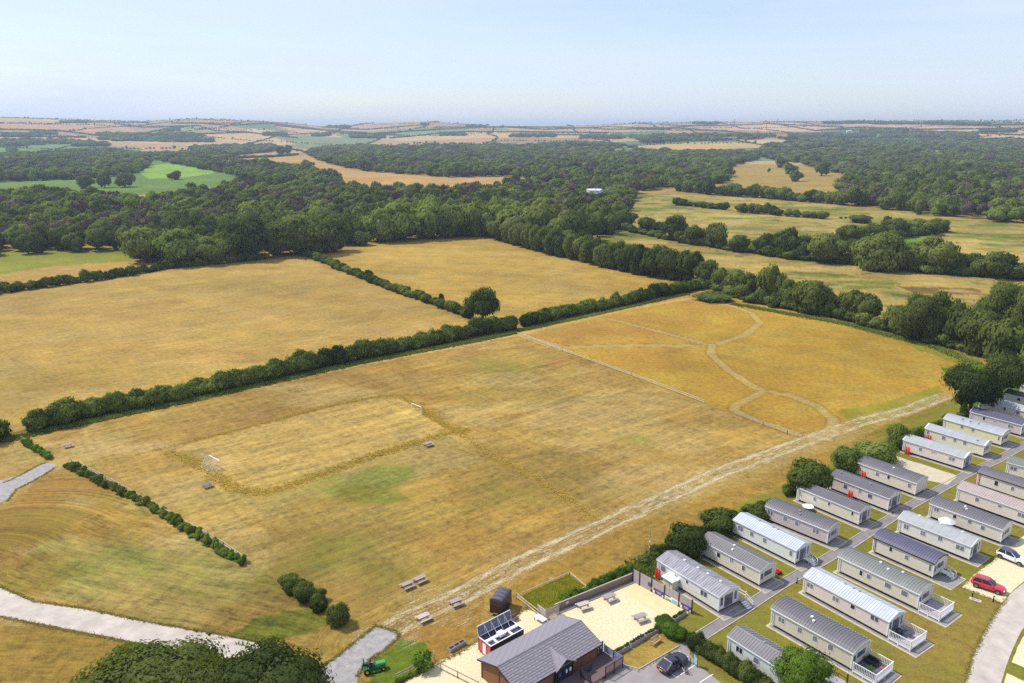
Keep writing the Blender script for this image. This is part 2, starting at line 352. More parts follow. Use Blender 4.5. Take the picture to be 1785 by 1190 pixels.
# caravan park lawns
PARK = [(1150, 960), (1290, 880), (1480, 790), (1640, 715), (1700, 640), (2600, 700), (2600, 1500), (1200, 1300), (1000, 1150)]
k = paint(PARK, (176, 152, 80), .66, stk=.2)
k = paint([(1560, 1060), (1700, 1040), (1790, 1010), (1720, 1130), (1690, 1200), (1560, 1200)], (176, 150, 80), .52)
k = paint([(1640, 640), (1785, 630), (2600, 640), (2600, 760), (1700, 720)], (120, 140, 45), .8)
k = paint([(1060, 1140), (1090, 1125), (1150, 1090), (1200, 1110), (1185, 1130), (1115, 1168), (1085, 1158)], (188, 160, 84), .35)
def blend(mask, col, amt=1.0):
    m = (mask * amt)[:, None]; C[:] = C * (1 - m) + A(*col) * m
for poly, kk in ((MAIN, 1.0), (LL, 1.0), (F1, .5), (F2, .5), ([(-300, 1060), (0, 1075), (200, 1112), (400, 1155), (420, 1260), (-300, 1260)], 1.0)):
    mk = inpoly(U2, V2, poly) & FR; a = fbm(GX / 17 + 9, GY / 11, 5, 81); b = fbm(GX / 24, GY / 13 + 5, 5, 82); c = fbm(GX / 30 + 2, GY / 18, 4, 83)
    blend(np.where(mk, ss((a - .5) / .12), 0), (164, 122, 66), .4 * kk); blend(np.where(mk, ss((b - .5) / .12), 0), (214, 188, 126), .5 * kk); blend(np.where(mk, ss((c - .53) / .1), 0), (160, 148, 76), .32 * kk)
k = paint(PITCHP, (206, 176, 104), .2, stk=.6)
# rough uncut strips round the football pitch
ROUGH = [[(60, 792), (160, 778), (270, 785), (440, 742), (570, 708), (665, 689), (700, 690), (735, 712), (775, 742)],
         [(292, 788), (330, 800), (375, 830), (410, 852), (455, 860), (510, 845), (640, 798), (770, 757), (820, 748)],
         [(800, 752), (850, 790), (930, 832), (990, 870), (1040, 905)]]
for li, wd, c, a_ in ((ROUGH[0][2:], 1.3, (165, 124, 60), .6), (ROUGH[1], 3.0, (188, 150, 62), .5), (ROUGH[2], 3.2, (186, 148, 66), .3), ([(735, 712), (790, 748), (812, 752)], 3, (190, 150, 62), .6)):
    m, d, al = line_mask(li, wd, .9); blend(m, c, a_); STK[:] = np.where(m > .5, .1, STK)

# trampled goal mouths and trodden line
for p, rr in (((380, 812), 3.2), ((712, 720), 3.0)):
    q = at(*p); m = 1 - ss((np.hypot(GX - q.x, GY - q.y) - rr + (n4 - .5) * 3) / 2.5); blend(m, (220, 192, 120), .8)
mk = inpoly(U2, V2, MEAD) & FR; f1 = fbm(GX / 14, GY / 9, 4, 71)
blend(np.where(mk, ss((f1 - .52) / .1), 0), (188, 142, 72), .35); blend(np.where(mk, ss((.44 - f1) / .1), 0), (206, 180, 84), .4)
# mown paths of the wild meadow
for li, wd in (([(905, 584), (985, 605), (1100, 602), (1230, 603)], 2.8), ([(1060, 555), (1150, 578), (1235, 600)], 2.2), ([(1190, 524), (1270, 531), (1310, 545), (1325, 563), (1300, 583), (1240, 603)], 2.3),
               ([(1240, 600), (1240, 618), (1270, 645), (1320, 678), (1380, 690), (1425, 708), (1452, 730), (1452, 752), (1420, 762)], 2.5),
               ([(1330, 682), (1282, 706), (1280, 715), (1320, 733), (1400, 760), (1440, 765)], 2.3), ([(905, 582), (950, 600), (990, 612)], 3)):
    m, d, al = line_mask(li, wd, .7); blend(m, (206, 180, 112), .85); HAY[:] = np.maximum(HAY, m * .3); STK[:] = np.where(m > .5, .1, STK)
    m2 = (1 - ss(np.abs(d - wd / 2 - .25) / .5)); blend(m2, (150, 108, 40), .5)
# the trodden margin along the big hedge
m, d, al = line_mask([(120, 735), (300, 702), (450, 672), (620, 636), (820, 600), (905, 582), (1000, 560), (1100, 538), (1200, 520)], 2.2, 1.2); blend(m, (220, 190, 130), .75)
m, d, al = line_mask([(0, 768), (60, 752), (300, 704), (450, 670), (620, 630), (830, 590), (900, 577)], 3, 1.5); G_[:] = np.maximum(G_, m * .0)
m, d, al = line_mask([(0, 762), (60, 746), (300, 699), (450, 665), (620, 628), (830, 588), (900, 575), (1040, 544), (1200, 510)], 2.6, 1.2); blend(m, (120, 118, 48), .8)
k = paint([(911, 1040), (993, 1004), (1022, 1029), (968, 1062), (945, 1074)], (176, 156, 52), .3, stk=.1)
# stony vehicle track with dry clippings
TRK = [(640, 1120), (720, 1075), (800, 1040), (900, 985), (1000, 940), (1120, 885), (1250, 825), (1400, 770), (1500, 735), (1580, 715), (1645, 690)]
m, d, al = line_mask(TRK, 5.2, 2.6); m = m * (.6 + .7 * n1); HAY[:] = np.maximum(HAY, np.clip(m, 0, 1) * .72); blend(m, (190, 160, 96), .25)
W = wl(TRK); d, al = pdist(GX, GY, W); kt = d < 7; ST[kt, 0] = d[kt] * 1.3; ST[kt, 1] = al[kt]; m = np.exp(-((d - 1.5) / .7) ** 2) * (.75 + .5 * n4); HAY[:] = np.maximum(HAY, m * (.75 + .6 * n2)); STK[:] = np.where(m > .3, .15, STK)
m, d, al = line_mask([(760, 1020), (900, 960), (1000, 915), (1120, 860), (1250, 800), (1400, 750)], 3, 2); blend(m, (200, 168, 104), .4)
m, d, al = line_mask([(700, 1110), (760, 1080), (800, 1060), (760, 1040)], 9, 4); HAY[:] = np.maximum(HAY, m * .5)
for a_, b_ in (((110, 800), (330, 860)), ((150, 765), (420, 800))):
    m, d, al = line_mask([a_, b_], 4, 4); blend(m, (206, 176, 112), .35)
m, d, al = line_mask([(100, 810), (160, 785), (300, 775)], 5, 4); blend(m, (212, 184, 126), .6)
# desire lines in the grass
for li in ([(350, 750), (560, 735), (700, 760), (860, 790)], [(640, 665), (760, 655), (880, 660), (1100, 640)], [(560, 1120), (740, 1010), (1000, 880), (1300, 760)]):
    m, d, al = line_mask(li, 1.4, 1.6); blend(m, (214, 184, 116), .3)
# soft green patches
for (u, v, r_, a_) in ((620, 840, 15, .5), (690, 825, 8, .7), (1110, 765, 9, .6), (700, 870, 6, .5), (590, 965, 10, .5), (860, 640, 20, .4), (480, 830, 8, .5), (100, 930, 18, .4), (300, 1010, 16, .35), (1110, 640, 9, .6), (70, 1010, 12, .4),
                       (560, 850, 12, .4), (860, 860, 14, .35), (680, 1010, 8, .35), (1190, 690, 12, .25), (0, 690, 25, .25), (760, 470, 30, .15)):
    q = at(u, v); d = np.hypot((GX - q.x) * .8, (GY - q.y) * 1.3) / r_ + (n2 - .5) * 1.4; G_ += (1 - ss(d)) * a_ * .55
mk = inpoly(U2, V2, [(1020, 395), (1110, 335), (1300, 345), (1500, 362), (1800, 388), (2300, 440), (2300, 640), (1785, 600), (1600, 590), (1400, 540), (1240, 500), (1120, 470)]) & FR
f1 = fbm(GX / 26, GY / 15, 4, 61); f2 = fbm(GX / 9, GY / 6, 3, 62)
m = np.where(mk, ss((f1 - .52) / .12) * .8, 0); blend(m, (150, 146, 78), .8); G_[mk] += (ss((f1 - .5) / .2) * .35)[mk]
m = np.where(mk, ss((f2 - .62) / .08), 0); blend(m, (122, 116, 66), .7)
m = np.where(mk, ss((.40 - f1) / .1), 0); blend(m, (212, 186, 122), .7)
# large soft variation everywhere near
tone = (1 + (n1 - .5) * .42 + (n2 - .5) * .32); C *= tone[:, None]
C[:, 0] *= 1 + (n3 - .5) * .10; C[:, 2] *= 1 - (n2 - .5) * .35
G_ = np.clip(G_, 0, 1)
gfa = np.concatenate([gf, cf])
gme = new_mesh('ground', np.stack([GX, GY, GZ], 1), gf, [], True)
fan = None
def setattr_(me, name, typ, arr):
    a = me.attributes.new(name, typ, 'POINT'); a.data.foreach_set('color' if 'COLOR' in typ else 'vector', arr.astype(np.float32).ravel())
setattr_(gme, 'base', 'FLOAT_COLOR', np.concatenate([C, np.ones((len(C), 1))], 1))
setattr_(gme, 'mask', 'FLOAT_COLOR', np.stack([G_, HAY, STK, np.ones_like(G_)], 1))
setattr_(gme, 'st', 'FLOAT_VECTOR', ST)
def groundmat():
    m = bpy.data.materials.new('dry_grass_ground'); m.use_nodes = True; nt = m.node_tree; b = nt.nodes['Principled BSDF']; L = nt.links.new
    b.inputs['Roughness'].default_value = .95; b.inputs['Specular IOR Level'].default_value = .1
    at_ = {k: N(nt, 'ShaderNodeAttribute', attribute_name=k) for k in ('base', 'mask', 'st')}
    sp = N(nt, 'ShaderNodeSeparateColor'); L(at_['mask'].outputs['Color'], sp.inputs[0])
    g = N(nt, 'ShaderNodeNewGeometry')
    def noise(vec, sc, det=3, ro=.6):
        n = N(nt, 'ShaderNodeTexNoise'); n.inputs['Scale'].default_value = sc; n.inputs['Detail'].default_value = det; n.inputs['Roughness'].default_value = ro
        L(vec, n.inputs['Vector']); return n.outputs['Fac']
    def M(op, a, b_=None, c=None, cl=False):
        k = N(nt, 'ShaderNodeMath', operation=op); k.use_clamp = cl
        for i, q in enumerate((a, b_, c)):
            if q is None: continue
            if isinstance(q, (int, float)): k.inputs[i].default_value = q
            else: L(q, k.inputs[i])
        return k.outputs[0]
    def mix(f, a, b_, bt='MIX'):
        k = N(nt, 'ShaderNodeMix', data_type='RGBA', blend_type=bt)
        for s_, q in (('Factor', f), ('A', a), ('B', b_)):
            if isinstance(q, (int, float)): k.inputs[s_].default_value = q
            elif isinstance(q, tuple): k.inputs[s_].default_value = (*q, 1)
            else: L(q, k.inputs[s_])
        return k.outputs['Result']
    P = g.outputs['Position']
    mp = N(nt, 'ShaderNodeMapping'); mp.inputs['Scale'].default_value = (.55, .07, 1); L(at_['st'].outputs['Vector'], mp.inputs[0])
    mp2 = N(nt, 'ShaderNodeMapping'); mp2.inputs['Scale'].default_value = (2.2, .35, 1); L(at_['st'].outputs['Vector'], mp2.inputs[0])
    s1 = noise(mp.outputs[0], 1.0, 4, .6); s2 = noise(mp2.outputs[0], 1.0, 4, .65)
    mp3 = N(nt, 'ShaderNodeMapping'); mp3.inputs['Scale'].default_value = (.05, .8, 1); L(at_['st'].outputs['Vector'], mp3.inputs[0]); s3 = noise(mp3.outputs[0], 1.0, 3, .6)
    mp4 = N(nt, 'ShaderNodeMapping'); mp4.inputs['Scale'].default_value = (.42, .004, 1); L(at_['st'].outputs['Vector'], mp4.inputs[0]); s4 = noise(mp4.outputs[0], 1.0, 2, .5)
    nm = noise(P, .12, 5, .65); nf = noise(P, .9, 5, .7); nv = noise(P, 4.5, 3, .7)
    # brightness
    st = M('MULTIPLY', M('ADD', M('ADD', M('SUBTRACT', s1, .5), M('SUBTRACT', s2, .5)), M('ADD', M('MULTIPLY_ADD', s3, .5, -.25), M('MULTIPLY_ADD', s4, .4, -.2))), sp.outputs[2])
    br = M('ADD', M('MULTIPLY_ADD', st, 2.0, 1.0), M('ADD', M('MULTIPLY_ADD', nf, 1.5, -.75), M('MULTIPLY_ADD', nv, 1.3, -.65)))
    br = M('ADD', br, M('MULTIPLY_ADD', nm, .7, -.35)); br = M('MAXIMUM', br, .35)
    col = mix(1.0, at_['base'].outputs['Color'], br, 'MULTIPLY')
    # straw / rust tint
    tint = M('MULTIPLY_ADD', M('ADD', nm, M('MULTIPLY', s1, .6)), 2.6, -1.55, True)
    col = mix(M('MULTIPLY', tint, .38), col, mix(1.0, col, (1.05, .84, .68), 'MULTIPLY'))
    gr = M('ADD', M('MULTIPLY_ADD', sp.outputs[0], 1.35, -.95), M('ADD', M('MULTIPLY', nm, .95), M('MULTIPLY', M('MULTIPLY', s2, sp.outputs[2]), .2)))
    gr = M('MULTIPLY_ADD', M('ADD', gr, M('MULTIPLY_ADD', nf, .9, -.45)), 2.2, -.25, True)
    col = mix(M('MULTIPLY', gr, .8), col, mix(1.0, col, (.50, .84, .42), 'MULTIPLY'))
    vo = N(nt, 'ShaderNodeTexNoise'); vo.inputs['Scale'].default_value = 3.6; vo.inputs['Detail'].default_value = 4; vo.inputs['Roughness'].default_value = .8; L(P, vo.inputs['Vector'])
    hay = M('ADD', M('ADD', M('MULTIPLY_ADD', vo.outputs['Fac'], 5.0, -3.6), M('MULTIPLY_ADD', s2, 4.5, -2.25)), M('MULTIPLY', sp.outputs[1], 1.9))
    hay = M('MULTIPLY', M('MULTIPLY', hay, 1.0, None, True), M('MULTIPLY', sp.outputs[1], 4.0, None, True), None, True)
    col = mix(M('MULTIPLY', hay, .7), col, (.56, .49, .33))
    L(col, b.inputs['Base Color'])
    bp = N(nt, 'ShaderNodeBump'); bp.inputs['Strength'].default_value = .5; bp.inputs['Distance'].default_value = .25
    L(M('ADD', M('MULTIPLY', nv, .6), M('ADD', nf, M('MULTIPLY', hay, .5))), bp.inputs['Height']); L(bp.outputs[0], b.inputs['Normal'])
    return m
M_GROUND = groundmat(); gme.materials.append(M_GROUND)
ground = struct(obj('ground', gme), label='dry summer grassland with fields rolling up to low hills')
inner = MB(); inner.add([(25 * math.sin(a), 25 * math.cos(a), 0) for a in angs], [tuple(range(na))[::-1]])
struct(obj('ground', inner.mesh('ground', [mat('ground_under', tuple(A(180, 146, 70)), .95, var=.2, scale=.3)])))

# ------------------------------------------------------------------ sheets: roads, gravel, paving
def subdiv_jit(W, step=1.2, jit=.12):
    out = []; n = len(W)
    for i in range(n):
        a, b = Vector(W[i]), Vector(W[(i + 1) % n]); l = (b - a).length; k = max(1, int(l / step))
        nn = Vector((-(b - a).y, (b - a).x)) / max(l, 1e-6)
        for t in range(k):
            p = a.lerp(b, t / k)
            if t: p = p + nn * R.uniform(-jit, jit)
            out.append((p.x, p.y))
    return out
def smooth_poly(pts, it=2):
    for _ in range(it):
        o = []
        for i in range(len(pts)):
            a, b = pts[i], pts[(i + 1) % len(pts)]
            o += [(a[0] * .75 + b[0] * .25, a[1] * .75 + b[1] * .25), (a[0] * .25 + b[0] * .75, a[1] * .25 + b[1] * .75)]
        pts = o
    return pts
def sheet(name, pts, m, z=.004, jit=.12, step=1.2, world=False, thick=0, sm=0):
    W = pts if world else wl(pts)
    if sm: W = smooth_poly(W, sm)
    if jit: W = subdiv_jit(W, step, jit)
    V3 = [Vector((x, y, z)) for x, y in W]; tris = tessellate_polygon([V3])
    mb = MB(); mb.add(V3, [tuple(t) for t in tris])
    if thick:
        n = len(W); k = len(mb.v); mb.add([(x, y, z) for x, y in W] + [(x, y, z - thick) for x, y in W], [(i, (i + 1) % n, n + (i + 1) % n, n + i) for i in range(n)])
    me = mb.mesh(name, m); o = obj(name, me)
    if me.polygons[0].normal.z < 0: me.flip_normals()
    return struct(o)
M_ROAD = mat('pale_road', (.44, .385, .335), .95, var=.20, scale=.45, bump=.5, bscale=8)
M_TRACK = mat('grey_gravel_track', (.29, .268, .26), .95, var=.28, scale=1.2, bump=.6, bscale=10)
M_GRAVEL = mat('yellow_gravel', (.60, .52, .33), .95, var=.22, scale=3.5, bump=1.0, bscale=9)
M_SAND = mat('yellow_sand', (.60, .50, .28), .95, var=.08, scale=1.0, bump=.2, bscale=14)
M_TARMAC = mat('car_park_tarmac', (.27, .24, .235), .9, var=.12, scale=.6, bump=.25, bscale=14)
M_PATHT = mat('path_tarmac', (.20, .18, .178), .9, var=.2, scale=.8, bump=.25, bscale=14)
M_CONC = mat('concrete', (.46, .41, .29), .9, var=.15, scale=1.0, bump=.15)
M_CONCG = mat('grey_concrete', (.25, .232, .228), .9, var=.15, scale=1.0, bump=.15)
M_KERB = mat('kerb_stone', (.42, .38, .34), .9, var=.2, scale=2)
o = sheet('road', [(-110, 985), (-40, 1003), (0, 1024), (60, 1050), (150, 1062), (240, 1082), (330, 1098), (440, 1117), (500, 1140), (560, 1158), (575, 1172), (560, 1240), (470, 1195), (420, 1152), (330, 1140), (210, 1113), (130, 1098), (60, 1084), (0, 1076), (-120, 1050), (-260, 940), (-220, 840), (-40, 822), (10, 838), (6, 870), (-20, 892), (-140, 915), (-150, 955)], M_ROAD, .006, .08, .8, sm=2)
o['label'] = 'pale gravel road curving round the grass'
o = sheet('track', [(-20, 842), (40, 827), (66, 812), (86, 805), (101, 811), (74, 828), (48, 842), (28, 852), (14, 870), (-10, 880)], M_TRACK, .010, .12, .7, sm=1); o['label'] = 'grey gravel spur of the road'
o = sheet('track', [(655, 1090), (690, 1100), (697, 1108), (672, 1132), (645, 1150), (625, 1175), (612, 1230), (545, 1230), (556, 1165), (580, 1150), (615, 1122)], M_TRACK, .010, .14, .7, sm=1); o['label'] = 'grey stone track end on the grass'
sheet('road', [(1678, 1215), (1683, 1190), (1696, 1143), (1719, 1096), (1741, 1060), (1758, 1037), (1785, 1015), (1850, 975), (1960, 940), (1990, 960), (1880, 1020), (1785, 1090), (1771, 1118), (1757, 1151), (1745, 1190), (1738, 1215)], M_ROAD, .006, .06, .8, sm=2)['label'] = 'pale road curving through the caravan park'
sheet('gravel_yard', [(660, 1215), (700, 1190), (745, 1166), (770, 1150), (800, 1139), (832, 1117), (880, 1088), (915, 1062), (932, 1066), (945, 1079), (960, 1071), (1108, 1011), (1203, 1065), (1138, 1102), (1068, 1143), (1052, 1158), (1060, 1215)], M_GRAVEL, .006, .1)
sheet('sand_court', [(1078, 1028), (1108, 1013), (1200, 1064), (1165, 1080), (1150, 1070)], M_SAND, .012, .03)
sheet('car_park', [(1050, 1160), (1060, 1152), (1074, 1146.5), (1088.7, 1159.3), (1114, 1166.5), (1183, 1126.4), (1193, 1117), (1206, 1112), (1206, 1128), (1201.7, 1139), (1215, 1158), (1240, 1177), (1290, 1215), (1050, 1215)], M_TARMAC, .014, .03)
o = sheet('gravel_bay', [(1677, 1024), (1698, 1001), (1733, 976), (1766, 945), (1800, 925), (1900, 905), (1960, 935), (1860, 972), (1785, 1013), (1757, 1037), (1747, 1051)], M_GRAVEL, .010, .05, .6)
sheet('gravel_bay', [(1763, 1154), (1775, 1125), (1790, 1100), (1850, 1060), (1920, 1100), (1850, 1190)], M_GRAVEL, .010, .05, .6)
sheet('gravel_bay', [(1748, 1195), (1755, 1173), (1785, 1187), (1860, 1215), (1750, 1220)], M_GRAVEL, .010, .05, .6)
sheet('gravel_bay', [(1542, 796), (1560, 794), (1668, 829), (1651, 845), (1620, 838), (1545, 810)], M_CONC, .010, .2)['label'] = 'empty pale gravel plot between two caravans'
# footpath between the caravan rows: a strip with two kerbs
PC = [(1203, 1119), (1217, 1111.5), (1295.4, 1062.4), (1360.6, 1019.4), (1438.8, 975), (1483, 948.8), (1555, 901.6), (1571.7, 889.6), (1626, 859.7), (1694, 821.7), (1734.8, 804), (1785, 775.5), (1860, 740), (1960, 700)]
def strip(name, W, w0, m, z=.008, z0=None):
    mb = MB(); Ls, Rs = [], []
    for i, p in enumerate(W):
        a = Vector(W[max(i - 1, 0)]); b = Vector(W[min(i + 1, len(W) - 1)]); d = (b - a).normalized(); n = Vector((-d.y, d.x))
        Ls.append(Vector(p) + n * w0 / 2); Rs.append(Vector(p) - n * w0 / 2)
    for i in range(len(W) - 1):
        mb.add([(*Rs[i], z), (*Rs[i + 1], z), (*Ls[i + 1], z), (*Ls[i], z)], [(0, 1, 2, 3)])
    return struct(mb.build(name, m)), Ls, Rs
PW = wl(PC); o, Ls, Rs = strip('footpath', PW, 1.75, M_PATHT)
o['label'] = 'narrow grey footpath between the two caravan rows'
for side in (Ls, Rs):
    mb = MB()
    for a, b in zip(side[:-1], side[1:]): mb.bar((*a, .03), (*b, .03), .12, .10)
    struct(mb.build('kerb', M_KERB))
mb = MB()
for a, b in zip(wl([(1074, 1146.5), (1088.7, 1159.3), (1114, 1166.5)]), wl([(1088.7, 1159.3), (1114, 1166.5), (1184, 1126)])): mb.bar((*a, .05), (*b, .05), .12, .14)
struct(mb.build('kerb', M_KERB))
M_PAINT = mat('white_line_paint', (.78, .76, .74), .7, var=.06)
for a, b in (((1179, 1181), (1211, 1159)), ((1219, 1190), (1243, 1175)), ((1172, 1175.5), (1179, 1181))):
    A_, B_ = at(*a), at(*b); mb = MB(); d = (B_ - A_).normalized() * .05; n = Vector((-d.y, d.x, 0)); up = Vector((0, 0, .019))
    mb.quad(A_ - n + up, B_ - n + up, B_ + n + up, A_ + n + up); struct(mb.build('bay_marking', M_PAINT))
# ------------------------------------------------------------------ static caravans
M_UPVC = mat('white_upvc', (.78, .78, .80), .45, var=.03)
def glass(name, col, r=.12):
    return mat(name, col, r, 0, var=.25, scale=.8, spec=.8)
M_PANE = glass('window_pane', (.10, .10, .14)); M_PANED = glass('dark_window_pane', (.022, .022, .035)); M_CURT = glass('curtained_pane', (.20, .195, .25), .25)
M_DARK = mat('dark_underframe', (.025, .022, .028), .9)
M_DECKW = mat('deck_boards', (.34, .31, .33), .8, var=.15, stretch=(1, 12, 1)); M_DECKD = mat('dark_deck_boards', (.10, .10, .14), .8, var=.2, stretch=(1, 12, 1))
M_RED = mat('red_gas_bottle', (.70, .05, .03), .4); M_BRASS = mat('brass_valve', (.4, .3, .12), .4, .8)
def cladmat(name, col):
    m = mat(name, col, .6, var=.04, scale=1.5); nt = m.node_tree; b = nt.nodes['Principled BSDF']; L = nt.links.new
    tc = N(nt, 'ShaderNodeTexCoord'); sx = N(nt, 'ShaderNodeSeparateXYZ'); k = N(nt, 'ShaderNodeMath', operation='MULTIPLY'); k.inputs[1].default_value = 1 / .19
    fr = N(nt, 'ShaderNodeMath', operation='FRACT'); bp = N(nt, 'ShaderNodeBump'); bp.inputs['Strength'].default_value = .8; bp.inputs['Distance'].default_value = .03
    L(tc.outputs['Object'], sx.inputs[0]); L(sx.outputs['Z'], k.inputs[0]); L(k.outputs[0], fr.inputs[0]); L(fr.outputs[0], bp.inputs['Height']); L(bp.outputs[0], b.inputs['Normal'])
    return m
WALL = {k: cladmat(k + '_cladding', c) for k, c in dict(white=(.84, .82, .77), cream=(.78, .73, .60), tan=(.72, .66, .54), lavender=(.62, .55, .57), pink=(.80, .70, .65), ivory=(.82, .78, .62),
        yellow=(.80, .77, .48), mint=(.78, .83, .78), stone=(.77, .71, .61)).items()}
ROOF = {k: mat(k + '_roof_sheet', c, .55, var=.12, scale=.5) for k, c in dict(slate=(.135, .128, .143), grey=(.18, .173, .18), green=(.18, .19, .18), white=(.46, .49, .55), pale=(.33, .35, .35), navy=(.10, .095, .15),
        brown=(.38, .31, .29), light=(.33, .34, .38), dark=(.09, .085, .13)).items()}
ROOF['mottled'] = mat('mottled_roof_sheet', (.29, .28, .31), .5, var=.45, scale=2.2, stretch=(2.2, .15, .15))
def window(p, x, w_, h_, zc, yside, pane, kids=2, yoff=0, pat='win'):
    """one window on a long side; the frame is a part, each pane under it"""
    s = -1 if yside < 0 else 1; y = yside
    f = MB(); t = .06
    f.box(x - w_ / 2 - t, y - .02, zc - h_ / 2 - t, x + w_ / 2 + t, y + .035, zc - h_ / 2) if s > 0 else f.box(x - w_ / 2 - t, y - .035, zc - h_ / 2 - t, x + w_ / 2 + t, y + .02, zc - h_ / 2)
    y0, y1 = (y - .02, y + .035) if s > 0 else (y - .035, y + .02)
    f.box(x - w_ / 2 - t, y0, zc + h_ / 2, x + w_ / 2 + t, y1, zc + h_ / 2 + t)
    f.box(x - w_ / 2 - t, y0, zc - h_ / 2, x - w_ / 2, y1, zc + h_ / 2); f.box(x + w_ / 2, y0, zc - h_ / 2, x + w_ / 2 + t, y1, zc + h_ / 2)
    step = w_ / kids
    for i in range(1, kids): f.box(x - w_ / 2 + i * step - t / 2, y0, zc - h_ / 2, x - w_ / 2 + i * step + t / 2, y1, zc + h_ / 2)
    fo = f.build('window', M_UPVC, p)
    for i in range(kids):
        a = x - w_ / 2 + i * step + (t / 2 if i else 0); b = x - w_ / 2 + (i + 1) * step - (t / 2 if i < kids - 1 else 0)
        yy = (y + s * .012)
        MB().box(a, min(yy, yy - s * .02), zc - h_ / 2, b, max(yy, yy - s * .02), zc + h_ / 2).build('pane', pane, fo)
def end_window(p, xf, y, w_, h_, zc, pane, kids=1):
    f = MB(); t = .055
    x0, x1 = xf - .02, xf + .035
    for (a, b, c, d) in ((y - w_ / 2 - t, zc - h_ / 2 - t, y + w_ / 2 + t, zc - h_ / 2), (y - w_ / 2 - t, zc + h_ / 2, y + w_ / 2 + t, zc + h_ / 2 + t), (y - w_ / 2 - t, zc - h_ / 2, y - w_ / 2, zc + h_ / 2), (y + w_ / 2, zc - h_ / 2, y + w_ / 2 + t, zc + h_ / 2)):
        f.box(x0, a, b, x1, c, d)
    fo = f.build('window', M_UPVC, p)
    MB().box(xf - .01, y - w_ / 2, zc - h_ / 2, xf + .012, y + w_ / 2, zc + h_ / 2).build('pane', pane, fo)
ZE = 2.72
CARS = {}
def caravan(key, label, e0, e1, e2, wall, roof, arch=False, wins=(), L_=None, W_=None, slab=M_CONC, vents=(), verge=False, trim=M_UPVC, front='bay', back=1.4, darkwin=False, apron=1.6, name='static_caravan'):
    P0, P1 = at(*e0, ZE), at(*e1, ZE); d = (P1 - P0); d.z = 0; Lx = L_ or d.length; d.normalize(); n = Vector((-d.y, d.x, 0))
    if e2 is not None: W = abs((at(*e2, ZE) - P1).dot(n))
    else: W = W_ or 3.4
    W = min(max(W, 3.05), 4.0) if not W_ else W_
    if L_ and L_ < 0: Lx = -L_; P0 = P1 - d * Lx
    c = P0 + d * Lx / 2 + n * W / 2; c.z = 0; rz = math.atan2(d.y, d.x)
    t = thing(name, label, 'static caravan', c, rz, 'static caravans in the holiday park')
    h = Lx / 2; hw = W / 2; zr = ZE + (.62 if not arch else .58); z0 = .48
    # gable profile
    if arch: prof = [(-hw + W * i / 10, ZE + .58 * (1 - (2 * i / 10 - 1) ** 2) ** .8) for i in range(11)]
    else: prof = [(-hw, ZE), (0, zr), (hw, ZE)]
    MB().prism([(-hw, z0)] + [(hw, z0)] + [(a, b - .03) for a, b in prof[::-1]], -h, h).build('wall', WALL[wall], t)
    # roof: sheets, ribs, ridge, overhang
    rb = MB(); ov = .14; ex = .16
    pts = prof[:]; a0, a1 = pts[0], pts[1]; dd = Vector((a1[0] - a0[0], a1[1] - a0[1])).normalized()
    pts[0] = (a0[0] - dd.x * ov, a0[1] - dd.y * ov); pts[-1] = (-pts[0][0], pts[0][1])
    rb.prism([(y, z + .06) for y, z in pts] + [(y, z) for y, z in pts[::-1]], -h - ex, h + ex)
    nrib = int(Lx / .36)
    if roof not in ('pale', 'light', 'dark', 'flat'):
        for i in range(nrib + 1):
            x = -h - ex + .03 + (Lx + 2 * ex - .06) * i / nrib
            for q in range(len(pts) - 1):
                rb.bar((x, pts[q][0], pts[q][1] + .07), (x, pts[q + 1][0], pts[q + 1][1] + .07), .10, .06)
    else:
        for i in range(int(Lx / 1.2) + 1):
            x = -h - ex + .03 + (Lx + 2 * ex - .06) * i / int(Lx / 1.2)
            for q in range(len(pts) - 1): rb.bar((x, pts[q][0], pts[q][1] + .064), (x, pts[q + 1][0], pts[q + 1][1] + .064), .04, .03)
    rf = rb.build('roof', ROOF[roof], t)
    if not arch: MB().prism([(-.14, zr + .035), (0, zr + .12), (.14, zr + .035)], -h - ex, h + ex).build('ridge_cap', ROOF[roof if roof != 'mottled' else 'grey'], rf)
    # white gutter board and verge trim
    for s in (-1, 1): MB().box(-h - ex + .01, min(s * (hw + ov - .02), s * (hw + ov + .04)), ZE - .16, h + ex - .01, max(s * (hw + ov - .02), s * (hw + ov + .04)), ZE - .015).build('gutter', trim, t)
    for xe in (h + ex, -h - ex):
        vb = MB()
        for q in range(len(pts) - 1): vb.bar((xe, pts[q][0], pts[q][1] + .0), (xe, pts[q + 1][0], pts[q + 1][1] + .0), .07 if not verge else .22, .17)
        vb.build('barge_board', M_UPVC if verge else trim, t)
    cb = MB()
    for sx in (-1, 1):
        for sy in (-1, 1): cb.box(sx * h - .07, sy * hw - .07, z0 - .02, sx * h + .07, sy * hw + .07, ZE - .05)
    for i, (sx, sy) in enumerate(((-1, -1), (1, -1), (1, 1), (-1, 1))):
        MB().box(sx * h - .07, sy * hw - .07, z0 - .02, sx * h + .07, sy * hw + .07, ZE - .1).build('corner_trim', M_UPVC, t)
    ch = MB().box(-h + .3, -hw + .25, .12, h - .2, hw - .25, z0)
    ch.build('chassis', M_DARK, t)
    lg = MB()
    for i in range(5):
        for s in (-1, 1): lg.box(-h + .6 + (Lx - 1.2) * i / 4 - .1, s * (hw - .35) - .1, 0, -h + .6 + (Lx - 1.2) * i / 4 + .1, s * (hw - .35) + .1, z0)
    struct(lg.build('support_block', M_CONCG, t), 'stuff')
    pane = M_PANED if darkwin else M_CURT
    for (f_, w_, k_, hh, *pp) in wins:
        window(t, -h + f_ * Lx, w_, hh, 1.72 + (0.0 if hh > .7 else .22), -hw, (M_PANED if pp and pp[0] == 'd' else M_PANE if pp and pp[0] == 'p' else pane), k_)
